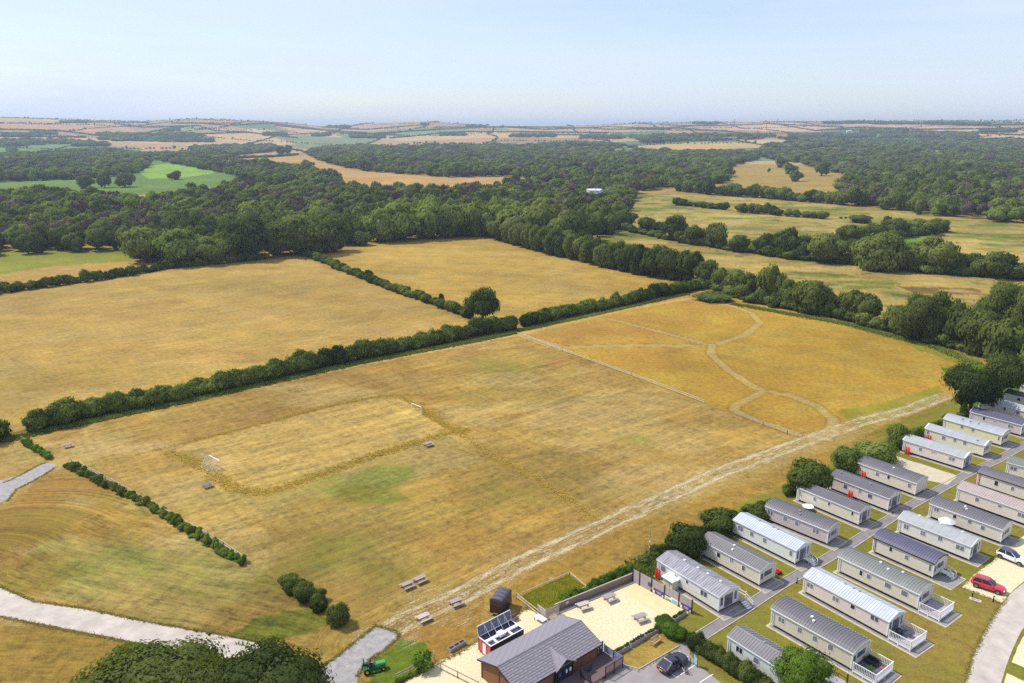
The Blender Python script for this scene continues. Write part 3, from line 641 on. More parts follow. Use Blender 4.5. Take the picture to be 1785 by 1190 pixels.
    for f_, w_ in ((.2, .8), (.45, .6), (.72, 1.2)): window(t, -h + f_ * Lx, w_, .85, 1.75, hw, pane, 1)
    dr = MB().box(-h + .58 * Lx, hw - .01, z0 + .04, -h + .58 * Lx + .8, hw + .03, z0 + 2.0).build('door', M_UPVC, t)
    MB().box(-h + .58 * Lx + .2, hw + .032, z0 + 1.1, -h + .58 * Lx + .6, hw + .04, z0 + 1.8).build('pane', M_PANED, dr)
    MB().box(-h + .58 * Lx - .1, hw + .06, 0, -h + .58 * Lx + .9, hw + .75, .32).build('doorstep', M_CONCG, t)
    if front == 'bay':
        end_window(t, h, 0, W * .40, 1.15, 1.62, M_PANE); end_window(t, h, -W * .34, W * .16, 1.3, 1.55, M_PANE); end_window(t, h, W * .34, W * .16, 1.3, 1.55, M_PANE)
    elif front == 'doors':
        end_window(t, h, 0, W * .44, 1.85, 1.5, M_PANE); end_window(t, h, -W * .36, W * .13, 1.3, 1.7, M_PANE); end_window(t, h, W * .36, W * .13, 1.3, 1.7, M_PANE)
    elif front == 'wide':
        end_window(t, h, .1, W * .5, .85, 1.75, M_PANE); end_window(t, h, -W * .36, W * .16, 1.0, 1.6, M_PANE)
    end_window(t, -h, 0, .6, .5, 1.9, M_PANED) if False else None
    for f_, y_ in vents:
        zz = ZE + .62 * (1 - abs(y_) / hw) if not arch else ZE + .58 * (1 - (y_ / hw) ** 2) ** .8
        MB().lathe([(.17, -.05), (.17, .12), (.2, .13), (.16, .2), (0.001, .2)], (-h + f_ * Lx, y_, zz + .06), 8).build('roof_vent', M_UPVC if wall in ('white', 'tan', 'stone') else M_CONCG, rf)
    cp = MB(); cp.tube([(-h + .35, -hw - .05, .4), (-h + .35, -hw - .05, ZE - .2)], .045, 6); cp.build('downpipe', trim, t)
    # hard standing under it
    if slab:
        sb = MB().box(-h - .45, -hw - .55, .0, h + apron, hw + .35, .045)
        o = sb.build('concrete_base', slab, None, c, rz); struct(o)
        MB().box(-h - .1, -hw - .28, .03, h + apron - .12, hw + .15, .055).build('base_infill', M_CONCG, o)
    CARS[key] = (t, c, d, n, h, hw)
    return t
V2 = ((.45, -.15), (.62, -.5))
caravan('A1', 'white caravan with mottled grey roof nearest the slatted fence and gravel yard', (1147, 975), (1254, 1039.5), (1288, 1021), 'white', 'mottled', wins=((.1, .95, 1, .9), (.32, .55, 2, .75), (.5, .35, 1, .5, 'd'), (.77, 1.15, 2, .85, 'p')), vents=((.28, .1), (.5, .1), (.66, .1), (.86, .1)), front='doors')
caravan('A2', 'tan caravan behind the round green bush, second up the left row from the yard', (1222, 940.5), (1325.4, 994.7), (1354, 981.6), 'stone', 'grey', wins=((.08, .8, 2, .8), (.32, .6, 1, .8, 'd'), (.54, .5, 2, .7), (.74, .5, 1, .8, 'p')), vents=((.45, -.1), (.48, -.9)), front='wide')
caravan('A3', 'white caravan with pale blue-grey roof and white end steps, left row', (1279.8, 905.5), (1388, 958.2), (1414, 946.4), 'mint', 'white', wins=((.12, .95, 2, .85), (.31, .6, 1, .8), (.52, .6, 1, .75), (.93, .5, 1, .85)), vents=((.3, .1), (.52, .1), (.6, .1)), trim=M_UPVC, front='doors')
caravan('A4', 'lavender grey caravan with arched slate roof, fourth up the left row', (1335.8, 881.3), (1444, 924.5), (1468.7, 913.9), 'lavender', 'slate', arch=True, wins=((.08, .9, 2, .8), (.33, .7, 1, .8), (.52, .6, 1, .8), (.82, 1.0, 2, .85)), vents=((.48, -.4), (.52, -1.1)), front='wide')
caravan('A5', 'tan caravan with slate roof beside the round white table', (1391, 848.5), (1498.4, 892.3), (1519, 882.8), 'stone', 'slate', wins=((.3, .6, 1, .75), (.53, .35, 1, .6, 'd'), (.9, .35, 1, .7, 'd')), vents=(), front='doors')
caravan('A6', 'pale pink caravan under the big bush with red gas bottles at its middle', (1447.5, 829), (1550, 868), (1571.7, 857), 'pink', 'slate', wins=((.28, .7, 1, .8, 'p'), (.53, .55, 2, .7), (.7, .8, 1, .8, 'p')), vents=((.1, -.5), (.62, -.5)), front='doors')
caravan('A7', 'tan caravan with slate roof below the empty gravel plot', (1495, 805.4), (1597.6, 841.7), (1618.5, 831.7), 'stone', 'slate', arch=True, wins=((.36, .6, 1, .75), (.55, .45, 1, .7, 'd'), (.9, .6, 1, .8)), vents=((.55, -.5),), front='none')
caravan('A8', 'pinkish caravan with pale grey roof and white gable boards above the empty plot', (1575.8, 766), (1680.4, 797.5), (1694, 788.3), 'pink', 'pale', wins=((.3, .6, 1, .75), (.52, .9, 1, .25), (.82, 1.1, 2, .8)), verge=True, front='doors')
caravan('A9', 'cream caravan with plain slate roof and pink ball at its corner', (1614, 746), (1715.6, 775.7), (1727, 768.5), 'ivory', 'light', wins=((.05, .4, 1, .6), (.33, .7, 1, .75), (.52, .5, 1, .7), (.69, .6, 1, .7)), verge=True, vents=((.86, -1),), front='wide')
caravan('A10', 'yellowish caravan with chequered grey roof panels', (1646, 729.4), (1746.7, 757.6), (1762, 750.2), 'yellow', 'light', arch=True, wins=((.33, .6, 1, .6), (.52, .6, 1, .6), (.96, .35, 1, .8)), vents=((.28, -.9), (.42, -.9), (.56, -.9)), front='wide')
caravan('A11', 'dark-roofed caravan partly shaded by the tall twin oaks', (1692, 717), (1781.8, 740.5), (1797, 733), 'lavender', 'dark', wins=((.28, .5, 1, .7, 'd'), (.5, .9, 1, .25), (.8, 1.0, 2, .8)), front='wide')
caravan('A12', 'tan caravan with light arched roof behind the dark-roofed one', (1708, 695), (1785, 716), None, 'stone', 'pale', arch=True, wins=((.28, .7, 1, .7), (.5, .45, 1, .7, 'd'), (.75, .6, 1, .7)), L_=11.2, front='wide')
caravan('A13', 'grey caravan with dark roof at the top edge of the park', (1752, 684.4), (1785, 692.8), None, 'lavender', 'navy', wins=((.28, .7, 1, .7, 'd'), (.6, .6, 1, .7)), L_=11.2)
caravan('A14', 'cream-roofed caravan furthest back at the right edge', (1780, 671), (1812, 679), None, 'ivory', 'pale', wins=((.28, .7, 1, .7, 'd'),), L_=11.2)
caravan('B0', 'short white caravan with grey roof behind the willow tree', (1270.3, 1108.5), (1348, 1157.3), None, 'mint', 'grey', wins=((.17, .9, 2, .8, 'd'), (.42, .75, 1, .8), (.73, .75, 1, .8)), vents=((.4, .05), (.68, .05)), L_=10.0, W_=3.3, front='wide')
caravan('B1', 'tan caravan with dark arched tile roof and dark planted deck, front of the right row', (1346.6, 1060), (1487, 1137.5), (1519, 1117), 'tan', 'slate', arch=True, wins=((.13, .9, 2, .75), (.37, .6, 1, .8), (.56, .6, 1, .8), (.75, .65, 1, .85)), vents=((.42, -.4), (.47, -.9)), front='wide', apron=4.2)
caravan('B2', 'pinkish caravan with white ribbed roof and a deck with dark barbecue', (1402.8, 1004), (1549.8, 1082), (1576, 1065), 'pink', 'white', wins=((.08, .95, 2, .75), (.4, .95, 2, .75), (.6, .6, 1, .6, 'd'), (.85, 1.1, 2, .7, 'p')), vents=((.4, .1), (.5, .1), (.57, .1)), front='doors', apron=4.2)
caravan('B3', 'tan caravan with greenish arched roof and an empty white railed deck', (1463, 969.6), (1602.5, 1034.8), (1625, 1018), 'stone', 'green', arch=True, wins=((.3, .45, 1, .8, 'd'), (.4, .6, 1, .75), (.64, .9, 1, .8), (.84, .9, 1, .8)), vents=((.43, .3), (.56, -.5), (.7, .4)), front='wide', apron=4.2)
caravan('B4', 'cream caravan with navy roof and short white end steps, right row', (1524, 936.3), (1628.8, 981.5), (1653, 968), 'stone', 'navy', arch=True, wins=((.3, .45, 1, .7, 'd'), (.57, .55, 1, .75), (.95, .35, 1, 1.1)), trim=M_DARK, front='wide', apron=3.0)
caravan('B5', 'white caravan with pale grey roof beside the white parasol', (1567.3, 903), (1692.6, 951.5), (1716, 940.4), 'white', 'pale', wins=((.12, .75, 2, .8), (.36, .7, 2, .75), (.6, .6, 2, .7), (.87, 1.2, 2, .75)), vents=((.2, .3), (.5, .3), (.8, .3)), front='doors')
caravan('B6', 'tan caravan with slate roof just behind the white parasol', (1622, 877.2), (1748, 922.4), (1769, 911.3), 'stone', 'slate', arch=True, wins=((.1, .8, 2, .6), (.36, .5, 1, .6, 'd'), (.57, .6, 1, .6), (.75, .6, 1, .75)), vents=((.42, 0), (.46, -.6)), front='wide')
caravan('B7', 'beige caravan with brownish ribbed roof, right row near the right edge', (1670, 849.5), (1785, 889.5), None, 'pink', 'brown', wins=((.27, .6, 1, .75), (.56, .6, 1, .4), (.83, 1.1, 2, .75)), vents=((.6, .1),), L_=12.4, W_=3.7)
caravan('B8', 'cream caravan with slate roof and a red bottle at its back corner', (1705.8, 823), (1785, 848.8), None, 'stone', 'slate', arch=True, wins=((.27, .6, 1, .9, 'd'), (.5, .5, 1, .75)), L_=11.8, trim=M_DARK)
caravan('B9', 'cream caravan with green-grey roof furthest up the right row', (1756.4, 805), (1785, 812.7), None, 'ivory', 'green', wins=((.1, 1.1, 2, .75), (.5, .6, 1, .75)), L_=11.5)
# decks with white balustrades
def rail(mb_posts, parent, pts, z0, hgt_=1.0, gap=.19, m=M_UPVC, skip=()):
    """top and bottom rails, posts and balusters between consecutive points"""
    for i in range(len(pts) - 1):
        if i in skip: continue
        a, b = Vector(pts[i]), Vector(pts[i + 1]); r = MB()
        r.bar(a + Vector((0, 0, z0 + hgt_)), b + Vector((0, 0, z0 + hgt_)), .09, .05); r.bar(a + Vector((0, 0, z0 + .12)), b + Vector((0, 0, z0 + .12)), .05, .05)
        ro = r.build('railing', m, parent)
        k = max(2, int((b - a).length / gap)); bl = MB()
        for j in range(1, k):
            p = a.lerp(b, j / k); bl.box(p.x - .024, p.y - .024, z0 + .12, p.x + .024, p.y + .024, z0 + hgt_)
        struct(bl.build('balusters', m, ro), 'stuff')
    for p in pts:
        MB().box(p[0] - .06, p[1] - .06, 0, p[0] + .06, p[1] + .06, z0 + hgt_ + .08).build('post', m, parent)
def deck(key, label, dl, board, steps=True, w_in=.0):
    t, c, d, n, h, hw = CARS[key]
    p = c + d * h; D = thing('deck', label, 'deck', p, math.atan2(d.y, d.x), 'railed decks at the caravan fronts'); z = .5
    MB().box(.2, -hw + w_in, z - .08, dl, hw, z).build('deck_floor', board, D)
    MB().box(.2, -hw + w_in - .03, z - .28, dl + .03, -hw + w_in + .02, z - .0).build('fascia', M_UPVC, D)
    MB().box(dl - .0, -hw + w_in, z - .28, dl + .04, hw, z - .0).build('fascia', M_UPVC, D)
    rail(None, D, [(.25, -hw + w_in, 0), (dl, -hw + w_in, 0), (dl, hw, 0), (.25, hw, 0)], z)
    for q in ((dl, 0), (dl * .5, -hw + w_in)): MB().box(q[0] - .06, q[1] - .06, 0, q[0] + .06, q[1] + .06, z).build('post', M_UPVC, D)
    return D
deck('B1', 'white railed deck with dark floor, potted palm standing on it', 3.1, M_DECKD); deck('B2', 'white railed deck with grey floor and black barbecue on it', 3.1, M_DECKW); deck('B3', 'empty white railed deck in front of the green-roofed caravan', 3.0, M_DECKW)
def on_deck(key, x, y): t, c, d, n, h, hw = CARS[key]; p = c + d * (h + x) + n * y; p.z = .5; return p, math.atan2(d.y, d.x)
def steps_(key, label, side=1):
    t, c, d, n, h, hw = CARS[key]; p = c + d * h + n * (hw * side)
    D = thing('entrance_steps', label, 'steps', p, math.atan2(d.y, d.x), 'white entrance steps')
    y = -.55 * side
    MB().box(.02, min(y, y - .9 * side), .42, 1.0, max(y, y - .9 * side), .5).build('landing', M_UPVC, D)
    for i in range(3): MB().box(1.0 + i * .28, min(y, y - .9 * side), .33 - i * .14, 1.28 + i * .28, max(y, y - .9 * side), .38 - i * .14).build('tread', M_UPVC, D)
    for yy in (y, y - .9 * side):
        r = MB(); r.bar((.05, yy, 1.42), (1.0, yy, 1.42), .06); r.bar((1.0, yy, 1.42), (1.85, yy, .95), .06); r.bar((1.0, yy, .9), (1.85, yy, .45), .05); r.bar((.05, yy, .9), (1.0, yy, .9), .05)
        for xx, zt in ((.05, 1.45), (1.0, 1.45), (1.85, 1.0)): r.bar((xx, yy, 0), (xx, yy, zt), .07)
        r.build('handrail', M_UPVC, D)
steps_('A3', 'white steps with handrails at the end of the pale-roofed caravan'); steps_('B4', 'white steps with handrails at the end of the navy-roofed caravan')
# long white ramp rail along the far side of A1
t, c, d, n, h, hw = CARS['A1']; p = c + n * (hw + .95) - d * h; D = thing('ramp_railing', 'long white handrail along the far side of the white caravan by the yard', 'railing', p, math.atan2(d.y, d.x))
r = MB()
for zz in (1.75, 1.3): r.bar((3.2, 0, zz), (2 * h + .6, 0, zz), .07)
r.bar((2 * h + .6, 0, 1.75), (2 * h + 1.9, 0, 1.0), .07); r.bar((2 * h + .6, 0, 1.3), (2 * h + 1.9, 0, .55), .06); r.build('handrail', M_UPVC, D)
for i in range(7): MB().box(3.2 + (2 * h - 2.6) * i / 6 - .05, -.05, 0, 3.2 + (2 * h - 2.6) * i / 6 + .05, .05, 1.95).build('post', M_UPVC, D)
MB().box(3.2, -.9, .62, 2 * h + .6, 0, .7).build('walkway', M_DECKW, D)
for i in range(4): MB().box(2 * h + .6 + i * .3, -.9, .5 - i * .14, 2 * h + .9 + i * .3, 0, .55 - i * .14).build('tread', M_UPVC, D)
# gas bottles
def gas(p, label, n=2, m=M_RED, dirv=Vector((1, 0, 0))):
    for i in range(n):
        q = p + dirv * .48 * i; D = thing('gas_bottle', label[i] if isinstance(label, (list, tuple)) else label, 'gas bottle', q, 0, 'red gas bottles beside the caravans')
        MB().lathe([(.001, .02), (.19, .02), (.21, .08), (.21, 1.15), (.15, 1.32), (.06, 1.38), (.001, 1.38)], n=12).build('body', m, D, smooth=True)
        MB().lathe([(.14, 1.32), (.15, 1.36), (.15, 1.52), (.13, 1.52), (.13, 1.36)], n=10).build('collar', m, D); MB().tube([(0, 0, 1.36), (0, 0, 1.46)], .035, 6).build('valve', M_BRASS, D)
for key, f_, lab in (('A1', .03, 'behind the slatted fence'), ('A6', .38, 'at the pale pink caravan'), ('A7', .13, 'just below the empty plot'), ('A8', .08, 'under the white gable boards'), ('A9', .08, 'half hidden by the white-gabled roof')):
    t, c, d, n, h, hw = CARS[key]; p = c - d * (h - 2 * h * f_) - n * (hw + .5); p.z = .02
    gas(p, ['left red gas bottle of the pair ' + lab, 'right red gas bottle of the pair ' + lab], 2, M_RED, d)
t, c, d, n, h, hw = CARS['B8']; p = c - d * (h + .4) - n * (hw * .5); p.z = .02; gas(p, 'single orange-red gas bottle behind the back wall of the slate-roofed caravan', 1)
# porch box of A1, roof of sheeting
t, c, d, n, h, hw = CARS['A1']; p = c - d * (h * .42) - n * (hw + .75); D = thing('entrance_porch', 'small white flat-roofed porch on the side of the white caravan', 'porch', p, math.atan2(d.y, d.x))
MB().box(-.9, -.6, .05, .9, .72, 1.62).build('wall', WALL['ivory'], D); MB().box(-1.1, -.85, 1.64, 1.1, .72, 1.72).build('roof', M_UPVC, D)
MB().box(-.4, -.64, .1, .4, -.61, 1.5).build('door', WALL['tan'], D)

# ------------------------------------------------------------------ clubhouse
M_BRICKW = mat('brown_boarding', (.22, .095, .045), .7, var=.15, scale=1, stretch=(1, 1, 14)); M_TILE = mat('grey_roof_tile', (.205, .19, .215), .8, var=.22, scale=1.6)
M_TILED = mat('roof_felt', (.06, .055, .065), .9); M_BLACK = mat('black_paint', (.018, .018, .026), .5); M_POSTER = mat('poster_blue', (.05, .10, .30), .5, var=.4, scale=6)
z_e = 2.45; q0, q1, q2 = at(831.8, 1149.4, z_e), at(977, 1072.5, z_e), at(1048, 1123.5, z_e)
bd = (q1 - q0); bL = bd.length; bd.normalize(); bn = Vector((bd.y, -bd.x, 0)); bW = abs((q2 - q1).dot(bn)); bc = q0 + bd * bL / 2 + bn * bW / 2; bc.z = 0; brz = math.atan2(bd.y, bd.x)
CLUB = thing('clubhouse', 'brown clubhouse with grey tiled roof and a small glazed entrance gable', 'building', bc, brz)
hl, hw = bL / 2 - .35, bW / 2 - .45; RZ = 1.25                       # local y+ is the rear (field side)
MB().prism([(-hw, 0), (hw, 0), (hw, z_e + .05), (0, z_e + RZ - .1), (-hw, z_e + .05)], -hl, hl).build('wall', M_BRICKW, CLUB)
run = bW / 2; sl = math.hypot(run, RZ); ca, sa = run / sl, RZ / sl
under = MB()
for s in (-1, 1): under.add([(-bL / 2, s * run, z_e), (bL / 2, s * run, z_e), (bL / 2, 0, z_e + RZ), (-bL / 2, 0, z_e + RZ), (-bL / 2, s * run, z_e - .07), (bL / 2, s * run, z_e - .07), (bL / 2, 0, z_e + RZ - .07), (-bL / 2, 0, z_e + RZ - .07)],
    [(0, 1, 2, 3), (4, 5, 6, 7), (0, 1, 5, 4), (1, 2, 6, 5), (2, 3, 7, 6), (3, 0, 4, 7)])
roofo = under.build('roof', M_TILED, CLUB)
nrow, ncol = 12, 11; tw, th = bL / ncol, sl / nrow
for s in (-1, 1):
    Mx = Matrix(((1, 0, 0), (0, -s * ca, 0), (0, sa, 1))).to_4x4()
    tm = MB(); g_ = .012
    vs = []
    for (x, y, z) in ((g_, 0, .06), (tw - g_, 0, .06), (tw - g_, th * .93, .018), (g_, th * .93, .018), (g_, 0, .002), (tw - g_, 0, .002)): vs.append(Mx @ Vector((x, y, z)))
    tm.add(vs, [(0, 1, 2, 3), (0, 4, 5, 1)]); tme = tm.mesh('roof_tile', M_TILE)
    for i in range(nrow):
        off = (i % 3) * tw / 3
        for j in range(ncol + (1 if off else 0)):
            x = -bL / 2 + j * tw - off; y = s * run - s * ca * i * th; z = z_e + sa * i * th
            if x < -bL / 2 - .01 or x + tw > bL / 2 + .01:
                x = max(x, -bL / 2) ; sc = (min(x + (tw - off if j == 0 else tw), bL / 2) - x) / tw
                if sc < .1: continue
            else: sc = 1
            o = obj('roof_tile', tme, roofo, (x, y, z + R.uniform(-.004, .004))); o.scale.x = sc; o.rotation_euler.x = R.uniform(-.003, .003)
MB().prism([(-.13, z_e + RZ + .03), (0, z_e + RZ + .12), (.13, z_e + RZ + .03)], -bL / 2 - .02, bL / 2 + .02).build('ridge_cap', M_TILE, roofo)
for s in (-1, 1):
    MB().box(-bL / 2, s * (run + .02) - .05, z_e - .14, bL / 2, s * (run + .02) + .05, z_e - .02).build('gutter', M_BLACK, CLUB)
for xe in (-bL / 2, bL / 2):
    v = MB()
    for s in (-1, 1): v.bar((xe, s * run, z_e - .05), (xe, 0, z_e + RZ - .05), .06, .2)
    v.build('barge_board', M_BLACK, CLUB)
for x in (-hl, hl):
    for y in (-hw, hw): MB().box(x - .06, y - .06, 0, x + .06, y + .06, z_e + .1).build('corner_board', M_BLACK, CLUB)
MB().box(-hl - .04, -.05, 0, -hl, .05, z_e + RZ - .3).build('corner_board', M_BLACK, CLUB)
# entrance gable
gx, gw = .6, 1.45; gy = -run - .18; gz = z_e + .78
g = MB(); zi = z_e - .05
g.add([(gx - gw - .2, gy, zi), (gx, gy, gz + .2), (gx, -run + run * .88, gz + .2), (gx - gw - .2, -run + .1, zi + .1)], [(0, 1, 2, 3)]); g.add([(gx + gw + .2, gy, zi), (gx, gy, gz + .2), (gx, -run + run * .88, gz + .2), (gx + gw + .2, -run + .1, zi + .1)], [(0, 1, 2, 3)])
go = g.build('porch_roof', M_TILE, CLUB); m_ = go.modifiers.new('solid', 'SOLIDIFY'); m_.thickness = .1
MB().prism([(gx - gw, 0), (gx + gw, 0), (gx + gw, zi), (gx, gz), (gx - gw, zi)], gy + .3, -hw + .05, 'y').build('porch_wall', M_BLACK, CLUB)
for i in range(3):
    dd_ = MB().box(gx - 1.2 + i * .82, gy + .24, .3, gx - .45 + i * .82, gy + .298, 2.2).build('glass_door', M_PANED, CLUB)
for x_, w_, c_ in ((-1.0, .35, M_POSTER), (.1, .25, M_UPVC), (.7, .3, M_UPVC)): MB().box(gx + x_, gy + .215, 1.3, gx + x_ + w_, gy + .235, 1.8).build('poster', c_, CLUB)
# deck of the clubhouse with dark railings
D = thing('entrance_deck', 'brown timber deck with black railings in front of the clubhouse doors', 'deck', bc, brz)
x0, x1, y1, zd = gx + gw + .1, hl + 1.35, -hw - 3.0, .55
M_DECKB = mat('brown_deck_boards', (.13, .085, .085), .8, var=.2, stretch=(10, 1, 1))
MB().box(x0 - 3.4, y1, zd - .12, hl + .2, -hw - .06, zd).build('deck_floor', M_DECKB, D); MB().box(hl + .2, y1, zd - .12, x1, -hw + .2, zd).build('deck_floor', M_DECKB, D)
M_MESH = mat('dark_mesh_panel', (.05, .05, .07), .6); M_BAN = mat('printed_banner', (.22, .24, .38), .6, var=.9, scale=7)
def dark_rail(pts, panels):
    for i in range(len(pts) - 1):
        a, b = Vector(pts[i]), Vector(pts[i + 1]); r = MB(); r.bar(a + Vector((0, 0, zd + 1.05)), b + Vector((0, 0, zd + 1.05)), .08, .05); r.bar(a + Vector((0, 0, zd + .1)), b + Vector((0, 0, zd + .1)), .06)
        ro = r.build('railing', M_CONCG if panels[i] == 'b' else M_BLACK, D)
        if panels[i]:
            q = MB(); q.bar(a + Vector((0, 0, zd + .58)), b + Vector((0, 0, zd + .58)), .03, .82); q.build('panel', M_BAN if panels[i] == 'b' else M_MESH, ro)
        else:
            q = MB(); k = max(2, int((b - a).length / .2))
            for j in range(1, k):
                p = a.lerp(b, j / k); q.box(p.x - .015, p.y - .015, zd + .1, p.x + .015, p.y + .015, zd + 1.05)
            struct(q.build('balusters', M_BLACK, ro), 'stuff')
    for p in pts: MB().box(p[0] - .05, p[1] - .05, 0, p[0] + .05, p[1] + .05, zd + 1.15).build('post', M_BLACK, D)
dark_rail([(x1, -hw + .1, 0), (x1, -hw - 1.5, 0), (x1, y1, 0), (x1 - 1.5, y1, 0), (x1 - 3.0, y1, 0)], ['b', 'b', '', ''])
dark_rail([(x0 + 1.9, -hw - 1.3, 0), (x0 + .2, -hw - 1.3, 0), (x0 + .2, y1 + .1, 0)], ['m', 'm'])
# information board at the corner of the yard
def board(name, label, cat, p, rz, w_, h_, z0, mface, mframe, group=None):
    D = thing(name, label, cat, p, rz, group)
    MB().box(-w_ / 2, -.03, z0, w_ / 2, .03, z0 + h_).build('frame', mframe, D)
    f = MB().box(-w_ / 2 + .05, -.045, z0 + .05, w_ / 2 - .05, -.031, z0 + h_ - .05).build('panel', mface, D)
    for s in (-1, 1): MB().box(s * (w_ / 2 - .04) - .04, -.02, 0, s * (w_ / 2 - .04) + .04, .02, z0).build('post', mframe, D)
    return D
M_SIGNB = mat('dark_blue_sign', (.035, .04, .11), .5)
p = bc + bd * (bL / 2 + .35) + bn * (hw - .1); D = board('sign_board', 'tall dark blue notice board with pale lettering at the clubhouse corner', 'sign', p, brz + .15, .95, 1.7, .5, M_SIGNB, M_BLACK)
for i, w_ in enumerate((.34, .46, .4, .2)): MB().box(-w_ / 2, -.055, 1.72 - i * .13, w_ / 2, -.047, 1.79 - i * .13).build('lettering', M_UPVC, D)

# red serving kiosk with raised panelled hatch
z_k = 2.1; k0, k1, k2 = at(833.3, 1110, z_k), at(890.6, 1080, z_k), at(911.8, 1096.9, z_k)
kd = (k1 - k0); kL = kd.length; kd.normalize(); kn = Vector((kd.y, -kd.x, 0)); kW = abs((k2 - k1).dot(kn)); kc = k0 + kd * kL / 2 + kn * kW / 2; kc.z = 0
KI = thing('catering_kiosk', 'red and white catering kiosk with a raised grey hatch behind the clubhouse', 'kiosk', kc, math.atan2(kd.y, kd.x))
M_KRED = mat('red_panel', (.42, .035, .05), .5, var=.2, scale=5); M_GPAN = mat('grey_panel', (.17, .17, .23), .35, .2, var=.15); M_GD = mat('dark_roof_panel', (.06, .06, .085), .4)
a, b = kL / 2, kW / 2
MB().box(-a, -b, .25, a, -b + .06, z_k).build('wall', M_BLACK, KI); MB().box(-a, b - .06, .25, a, b, z_k).build('wall', M_BLACK, KI); MB().box(a - .06, -b + .06, .25, a, b - .06, z_k).build('wall', M_BLACK, KI)
ew = MB().box(-a, -b + .06, .25, -a + .06, b - .06, z_k).build('wall', M_KRED, KI)
MB().box(-a - .02, -.3, .3, -a - .002, .35, 1.8).build('door', M_UPVC, KI)
for y_ in (-b + .2, b - .75): MB().box(-a - .015, y_, .5, -a - .003, y_ + .5, 1.9).build('poster', mat('red_print', (.5, .12, .12), .5, var=.8, scale=9), KI)
MB().box(-a + .06, -b + .06, z_k - .25, a - .06, b - .06, z_k - .2).build('roof', M_GD, KI)
fr = MB()
for y_ in (-b + .04, b - .04): fr.box(-a, y_ - .06, z_k, a, y_ + .06, z_k + .07)
for x_ in (-a + .06, a - .06): fr.box(x_ - .06, -b + .1, z_k, x_ + .06, b - .1, z_k + .068)
fr.build('roof_frame', M_UPVC, KI); MB().box(-a + .1, -.32, z_k - .19, a - .1, .12, z_k + .06).build('roof_beam', M_UPVC, KI)
for x_ in (-a * .55, a * .35): MB().box(x_ - .13, -b + .12, z_k - .19, x_ + .13, -.33, z_k + .03).build('roof_beam', M_UPVC, KI)
MB().box(-.7, -.75, z_k + .0, .15, .15, z_k + .42).build('roof_box', M_UPVC, KI, bevel=.03)
hp = MB(); hp.add([(-a, b, z_k + .08), (a, b, z_k + .08), (a, b + .25, z_k + 1.35), (-a, b + .25, z_k + 1.35)], [(0, 1, 2, 3)]); ho = hp.build('hatch', M_GPAN, KI); s_ = ho.modifiers.new('s', 'SOLIDIFY'); s_.thickness = .06
for i in range(6):
    x_ = -a + 2 * a * i / 5; f_ = MB(); f_.bar((x_, b - .07, z_k + .08), (x_, b + .18, z_k + 1.36), .05); f_.build('hatch_rib', M_UPVC, ho)
    if 0 < i < 5: MB().bar((x_, b + .2, z_k + 1.3), (x_, .12, z_k + .07), .03).build('gas_strut', M_UPVC, ho)
MB().bar((-a, b + .2, z_k + 1.38), (a, b + .2, z_k + 1.38), .07).build('hatch_rail', M_UPVC, ho)
for x_ in (-a + .5, a - .5):
    for y_ in (-b + .3, b - .3): MB().box(x_ - .12, y_ - .12, 0, x_ + .12, y_ + .12, .25).build('foot', M_CONCG, KI)

# dark horsebox trailer
p = at(869, 1071); hx_ = at(893, 1052) - p; hd = (at(884, 1046) - at(868, 1068)); hrz = math.atan2(hd.y, hd.x)
HB = thing('horsebox_trailer', 'black horsebox trailer with rounded roof and brown rear top door', 'trailer', at(873, 1062), hrz)
M_HB = mat('black_trailer_paint', (.022, .02, .032), .45, coat=.3); M_HBR = mat('grey_canvas_roof', (.09, .088, .12), .6, var=.2); M_BROWN = mat('brown_panel', (.10, .035, .03), .5); M_TYRE = mat('tyre_rubber', (.015, .015, .015), .9); M_RIM = mat('wheel_rim', (.35, .35, .37), .35, .7)
M_PLATE = mat('yellow_plate', (.75, .52, .02), .5); M_LAMP = mat('red_lamp', (.4, .02, .02), .3)
a, b = 1.75, .88
MB().prism([(-b, .45), (b, .45), (b, 2.3), (-b, 2.3)], -a, a).build('body', M_HB, HB, bevel=.03)
pr = [(-b - .03, 2.3)] + [(-(b + .03) * math.cos(math.pi * i / 8), 2.3 + .38 * math.sin(math.pi * i / 8)) for i in range(1, 8)] + [(b + .03, 2.3)]
ro = MB().prism(pr, -a, a - .45); ro.add([(a - .45, y, z) for y, z in pr] + [(a + .15, y * .9, 1.8 + (z - 2.3) * .3) for y, z in pr], [(i, i + 1, 10 + i - 1 + 0, 9 + i) for i in range(8)]); roo = ro.build('roof', M_HBR, HB)
for x_ in (-a + .05, -a + .9, -a + 1.75, -a + 2.6):
    q = MB()
    for i in range(8): q.bar((x_, pr[i][0], pr[i][1] + .02), (x_, pr[i + 1][0], pr[i + 1][1] + .02), .05, .03)
    q.build('roof_bow', M_HB, roo)
MB().box(-a - .03, -b + .05, 1.6, -a - .002, b - .05, 2.27).build('top_door', M_BROWN, HB); MB().box(-a - .05, -b + .08, .45, -a - .002, b - .08, 1.58).build('rear_ramp', M_HB, HB)
pl = MB().box(-a - .07, -.3, .42, -a - .052, .25, .54).build('number_plate', M_PLATE, HB)
